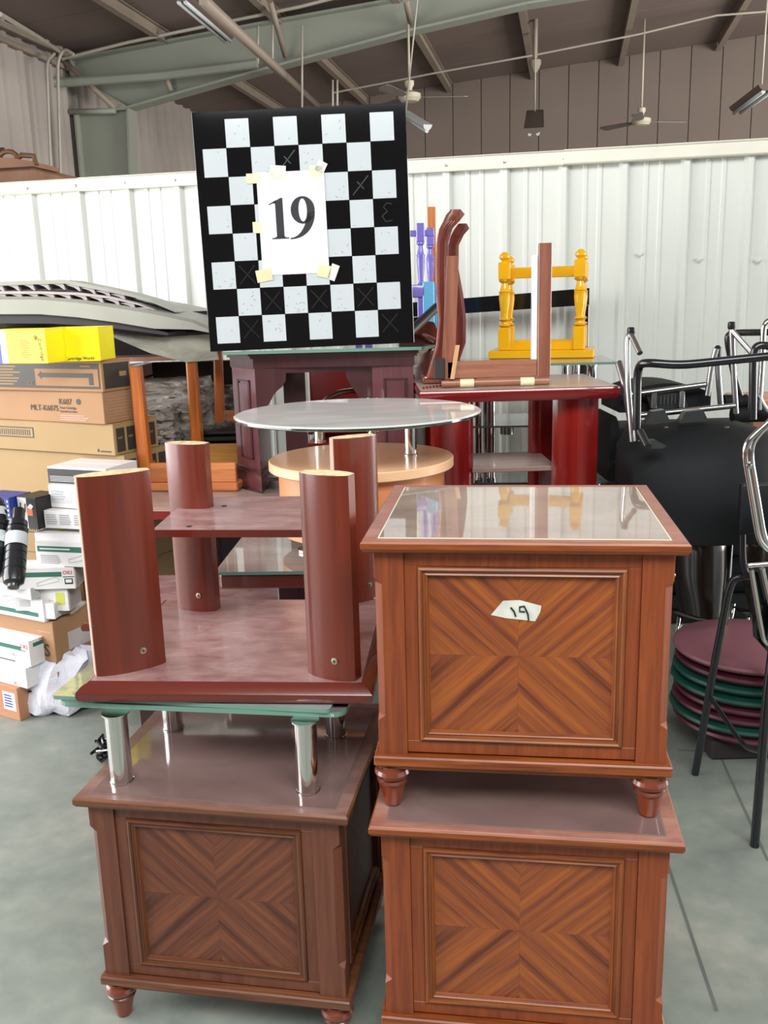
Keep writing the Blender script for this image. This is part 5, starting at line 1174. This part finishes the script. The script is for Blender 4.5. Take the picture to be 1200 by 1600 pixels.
# second, behind
Mo = Vector((1.15, 3.50, 0))
t = thing('office_chair', 'upturned chair with grey seat plate and silver tubes, behind the big black one', 'chair', Mo, 0, 'upturned black and chrome chairs on the right')
def pad(x0_, x1_, y0_, y1_, Y, dep, nm, m_='black_vinyl', arc=.02, mat2=None):
    a_, b_ = PY(x0_, y1_, Y) - Mo, PY(x1_, y0_, Y) - Mo; w_ = b_.x - a_.x; h_ = b_.z - a_.z
    top = [(a_.x + w_ * k / 10, b_.z - arc * (2 * k / 10 - 1) ** 2 * 2) for k in range(11)]
    mb = MB(); mb.prism([(a_.x, a_.z)] + top + [(b_.x, a_.z)], a_.y, a_.y + dep, 'y', smooth=False); return mb.build(nm, m_, t)
pad(968, 1112, 597, 645, 3.55, .30, 'seat_pad')
pad(1000, 1090, 596, 606, 3.80, .05, 'back_pad')
a_, b_ = PY(1008, 642, 3.52) - Mo, PY(1075, 612, 3.52) - Mo
mb = MB(); mb.prism([(a_.x + .02, a_.z), (b_.x, a_.z + .012), (b_.x - .02, b_.z), (a_.x, b_.z - .008)], a_.y - .01, a_.y + .01, 'y'); pl_ = mb.build('seat_plate', 'gunmetal', t)
for k in range(7):
    mb = MB(); x_ = a_.x + .05 + k * .014; mb.box(x_, x_ + .005, a_.y - .016, a_.y - .01, a_.z + .025, b_.z - .012); mb.build('slot', 'grey_dark', pl_)
for x_ in (a_.x + .015, b_.x - .04): mb = MB(); mb.box(x_, x_ + .02, a_.y - .03, a_.y, a_.z + .01, b_.z + .005, .003); mb.build('bracket', 'chrome_dull', pl_)
tubes(t, [[(975, 618, 3.5), (1102, 601, 3.5)], [(1105, 618, 3.5), (1112, 570, 3.5), (1119, 545, 3.5)], [(1121, 548, 3.55), (1122, 580, 3.55), (1126, 632, 3.55)], [(966, 568, 3.45), (975, 600, 3.4), (985, 660, 3.4)]], Mo, 'chrome_dull', .011, 'tube', .03)
mb = MB(); a_ = PY(1121, 552, 3.55) - Mo; mb.lathe([(.014, -.015), (.014, .02), (.006, .03)], 12, a_); mb.build('foot_cap', 'black_plastic', t)
pad(952, 968, 650, 720, 3.45, .25, 'back_edge'); pad(950, 968, 722, 752, 3.4, .2, 'arm_pad')
mb = MB(); mb.box(-.2, .1, .05, .30, .74, 1.0, .03, seg=2); mb.build('backrest', 'black_vinyl', t)
# third, at the right edge behind
Mo = Vector((1.50, 3.75, 0))
t = thing('office_chair', 'upturned chair at the far right with black sleeve tubes against the white wall', 'chair', Mo, 0, 'upturned black and chrome chairs on the right')
tubes(t, [[(1168, 650, 3.6), (1150, 600, 3.6), (1136, 530, 3.6), (1140, 520, 3.6), (1210, 519, 3.6)]], Mo, 'black_tube', .013, 'armrest_sleeve', .05)
tubes(t, [[(1186, 640, 3.5), (1191, 560, 3.5), (1193, 508, 3.5), (1202, 500, 3.5), (1210, 506, 3.5)], [(1184, 618, 3.5), (1196, 640, 3.5), (1215, 652, 3.5)]], Mo, 'chrome', .011, 'tube', .03)
a_ = PY(1130, 628, 3.6) - Mo
mb = MB(); mb.tube([a_, a_ + Vector((.09, 0, 0))], .028, 14); mb.tube([a_ + Vector((.03, -.02, -.05)), a_ + Vector((.18, -.02, -.05))], .03, 14); mb.build('arm_roll', 'black_vinyl', t)
mb = MB(); a_ = PY(1190, 680, 3.8) - Mo; mb.box(a_.x - .06, a_.x + .30, a_.y, a_.y + .3, a_.z + .10, a_.z + .15, .012, seg=2); mb.build('seat', 'orange_wood_x', t)
mb = MB(); mb.box(a_.x - .04, a_.x + .28, a_.y, a_.y + .04, a_.z - .08, a_.z + .098, .01, seg=2); mb.build('seat_edge', 'frame_wood_x', t)
for dx in (0, .25):
    mb = MB(); mb.tube([(a_.x + dx, a_.y + .02, a_.z - .05), (a_.x + dx + .02, a_.y + .05, 0)], .012, 10); mb.build('leg', 'chrome_dull', t)
mb = MB(); mb.box(-.2, .2, -.1, .2, .76, .95, .03); mb.build('backrest', 'black_vinyl', t)

# chrome framed chair cut by the right edge
Mo = Vector((1.10, 2.55, 0))
t = thing('chrome_chair', 'shiny chrome double-tube chair frame at the right edge, nearest the camera', 'chair', Mo, 0)
for off in (0, 9):
    tubes(t, [[(1214 + off, 648 - off, 2.45), (1167 + off, 690 - off * .3, 2.45), (1163 + off, 712, 2.45), (1172 + off, 765, 2.45), (1184 + off, 838, 2.45), (1192 + off, 852, 2.45), (1216 + off, 872, 2.45)]], Mo, 'chrome', .0085, 'frame_tube', .03)
for (y_, w_) in ((710, 1), (1, 0)):
    if w_: a_ = PY(1171, 728, 2.44) - Mo; mb = MB(); mb.lathe([(.0, .004), (.008, .003), (.009, 0), (.008, -.003)], 12, M=Matrix.Translation(a_) @ Matrix.Rotation(PI / 2, 4, 'X')); mb.build('weld', 'chrome', t)
tubes(t, [[(1168, 884, 2.44), (1216, 880, 2.44)], [(1174, 890, 2.44), (1184, 950, 2.44), (1194, 1003, 2.44), (1212, 1012, 2.44)], [(1191, 888, 2.44), (1206, 955, 2.44)]], Mo, 'chrome', .0075, 'frame_tube', .02)
a_ = PY(1186, 1000, 2.47) - Mo
mb = MB(); mb.prism([(a_.x - .03, a_.z + .20), (a_.x + .2, a_.z + .26), (a_.x + .22, a_.z - .06), (a_.x + .03, a_.z - .04), (a_.x - .005, a_.z)], a_.y, a_.y + .03, 'y'); mb.build('side_panel', 'black_gloss', t)
mb = MB(); mb.tube([(a_.x + .16, a_.y + .01, a_.z - .02), (a_.x + .20, a_.y + .01, 0)], .011, 10); mb.build('leg', 'chrome', t)
mb = MB(); mb.tube([(a_.x + .16, a_.y + .30, a_.z + .1), (a_.x + .24, a_.y + .34, 0)], .011, 10); mb.build('leg', 'chrome', t)
# black tube-legged chair
Mo = Vector((1.12, 2.65, 0))
t = thing('black_chair', 'chair with thin black tube legs and black back, on the floor at the right', 'chair', Mo, 0)
fl1, fl2 = PZ(1086, 1210, 0), PZ(1179, 1322, 0)
def wpath(pts, r, m, nm): mb = MB(); mb.tube(smooth_path([Vector(p) - Mo for p in pts], .04), r, 12); return mb.build(nm, m, t)
wpath([fl1, PY(1115, 1045, 2.80), PY(1138, 925, 2.76), PY(1146, 903, 2.75), PY(1166, 899, 2.72), PY(1215, 905, 2.5)], .0125, 'black_tube', 'leg')
wpath([fl2, PY(1198, 1095, 2.42), PY(1215, 950, 2.44)], .0135, 'black_tube', 'leg')
wpath([PY(1112, 1092, 2.80), PY(1158, 1160, 2.6), PY(1170, 1170, 2.5), PY(1190, 1174, 2.43)], .008, 'black_tube', 'stretcher')
wpath([PY(1160, 835, 2.7), PY(1160, 875, 2.7), PY(1166, 899, 2.7)], .010, 'black_tube', 'back_tube')
wpath([fl1 + Vector((.48, .06, 0)), PY(1138, 925, 2.76) + Vector((.45, .05, 0))], .0125, 'black_tube', 'leg')
a_, b_ = PY(1155, 836, 2.72) - Mo, PY(1230, 755, 2.72) - Mo
mb = MB(); mb.box(a_.x, b_.x + .1, a_.y, a_.y + .03, a_.z, b_.z, .008, seg=2); mb.build('backrest', 'black_plastic', t)

# stack of chairs with round padded seats
ctr_ = Vector((PZ(1170, 1006, .36).x, PZ(1170, 1006, .36).y, 0))
rad_ = (PZ(1056, 1006, .36) - PZ(1170, 1006, .36)).length + .005
zs = [.372, .330, .292, .254, .217, .180, .146, .112]
names_ = ['topmost maroon round padded seat in the stack on the floor', 'maroon seat second from the top of the round seat stack', 'dark green seat third from the top of the round seat stack', 'dark green seat fourth from the top of the round seat stack', 'maroon seat fifth from the top of the round seat stack', 'maroon seat third from the bottom of the round seat stack', 'dark green seat second from the bottom of the round seat stack', 'maroon seat at the very bottom of the round seat stack']
cm = ['maroon_vinyl', 'maroon_dark', 'green_vinyl', 'green_vinyl', 'maroon_dark', 'maroon_dark', 'green_vinyl', 'maroon_dark']
for k, (z, nm, c_) in enumerate(zip(zs, names_, cm)):
    rr = rad_ - .004 * (k % 3); th = .032
    t = thing('padded_stool', nm, 'stool', (ctr_.x + .006 * math.sin(k * 2), ctr_.y, z - th), 0, 'stack of round padded seats')
    mb = MB(); mb.lathe([(rr * .9, 0), (rr * .97, .004), (rr, .014), (rr * .985, .023), (rr * .93, .029), (rr * .6, .0335 if k == 0 else .031), (0, .0345 if k == 0 else .031)], 48); mb.build('cushion', c_, t)
    mb = MB(); mb.lathe([(rr * .84, -.006), (rr * .84, .0), (rr * .5, .0)], 40); mb.build('shell', 'black_plastic', t)
t = thing('shadow_base', 'low dark base added where only shadow lies under the stack of round seats', 'base', (ctr_.x, ctr_.y, 0), 0)
mb = MB(); mb.box(-.18, .18, -.18, .18, .0, .072, .01); mb.build('box', 'board_dark', t)  # added dark box standing in for the shadow under the seats
# glossy brown shells behind the stack
for (x0_, x1_, Y, lb) in ((1066, 1168, 3.56, 'glossy dark brown plastic chair back standing above the round seats'), (1176, 1290, 3.60, 'second glossy dark brown chair back, cut by the right edge')):
    a_ = PY(x0_, 968, Y); b_ = PY(x1_, 842, Y); w_ = (b_.x - a_.x) / 2; cx_ = (a_.x + b_.x) / 2
    t = thing('plastic_chair', lb, 'chair', (cx_, Y + .1, 0), 0, 'glossy brown plastic chairs')
    mb = MB(); rg = []
    for s in [i / 10 for i in range(11)]:
        z = a_.z + (b_.z - a_.z) * s; ww = w_ * (.80 + .2 * min(1, s * 2.2)) * (1 - .10 * max(0, (s - .85) / .15)); row = [(u_ * ww, -.10 + .11 * u_ * u_ + .05 * s + (.03 if s > .93 else 0), z) for u_ in [j / 8 - 1 for j in range(17)]]
        rg.append(row + [(x, y + .008, z_) for x, y, z_ in row[::-1]])
    mb.loft(rg, smooth=True); mb.build('back_shell', 'brown_shell', t)
    mb = MB(); mb.loft([[(u_ * w_ * .8, -.10 + .11 * u_ * u_ - dy, z_ ) for u_ in [j / 6 - 1 for j in range(13)]] + [(u_ * w_ * .8, -.10 + .11 * u_ * u_ - dy + .008, z_ - .008) for u_ in [1 - j / 6 for j in range(13)]] for dy, z_ in ((0, a_.z), (-.08, a_.z - .03), (-.2, a_.z - .04))], smooth=True); mb.build('seat', 'brown_shell', t)
    for sx in (-1, 1):
        for sy in (0, .18): mb = MB(); mb.tube([(sx * w_ * .75, sy + .02, a_.z - .03), (sx * w_ * .85, sy + .04, 0)], .011, 8); mb.build('leg', 'chrome', t)
# unseen dark body added to fill the shaded gap under the upturned chairs
t = thing('dark_filler', 'added unseen dark armchair in the shade under the upturned chairs', 'filler', (1.38, 4.28, 0), 0)
mb = MB(); mb.box(-.32, .5, 0, .35, .15, .98, .05, seg=3); mb.build('body', 'black_vinyl', t)
mb = MB(); mb.box(-.28, .45, .02, .33, .0, .15, .01); mb.build('base', 'black_plastic', t)
mb = MB(); mb.box(-.30, .48, -.05, .0, .35, .93, .04, seg=3); mb.build('cushion', 'black_vinyl', t)
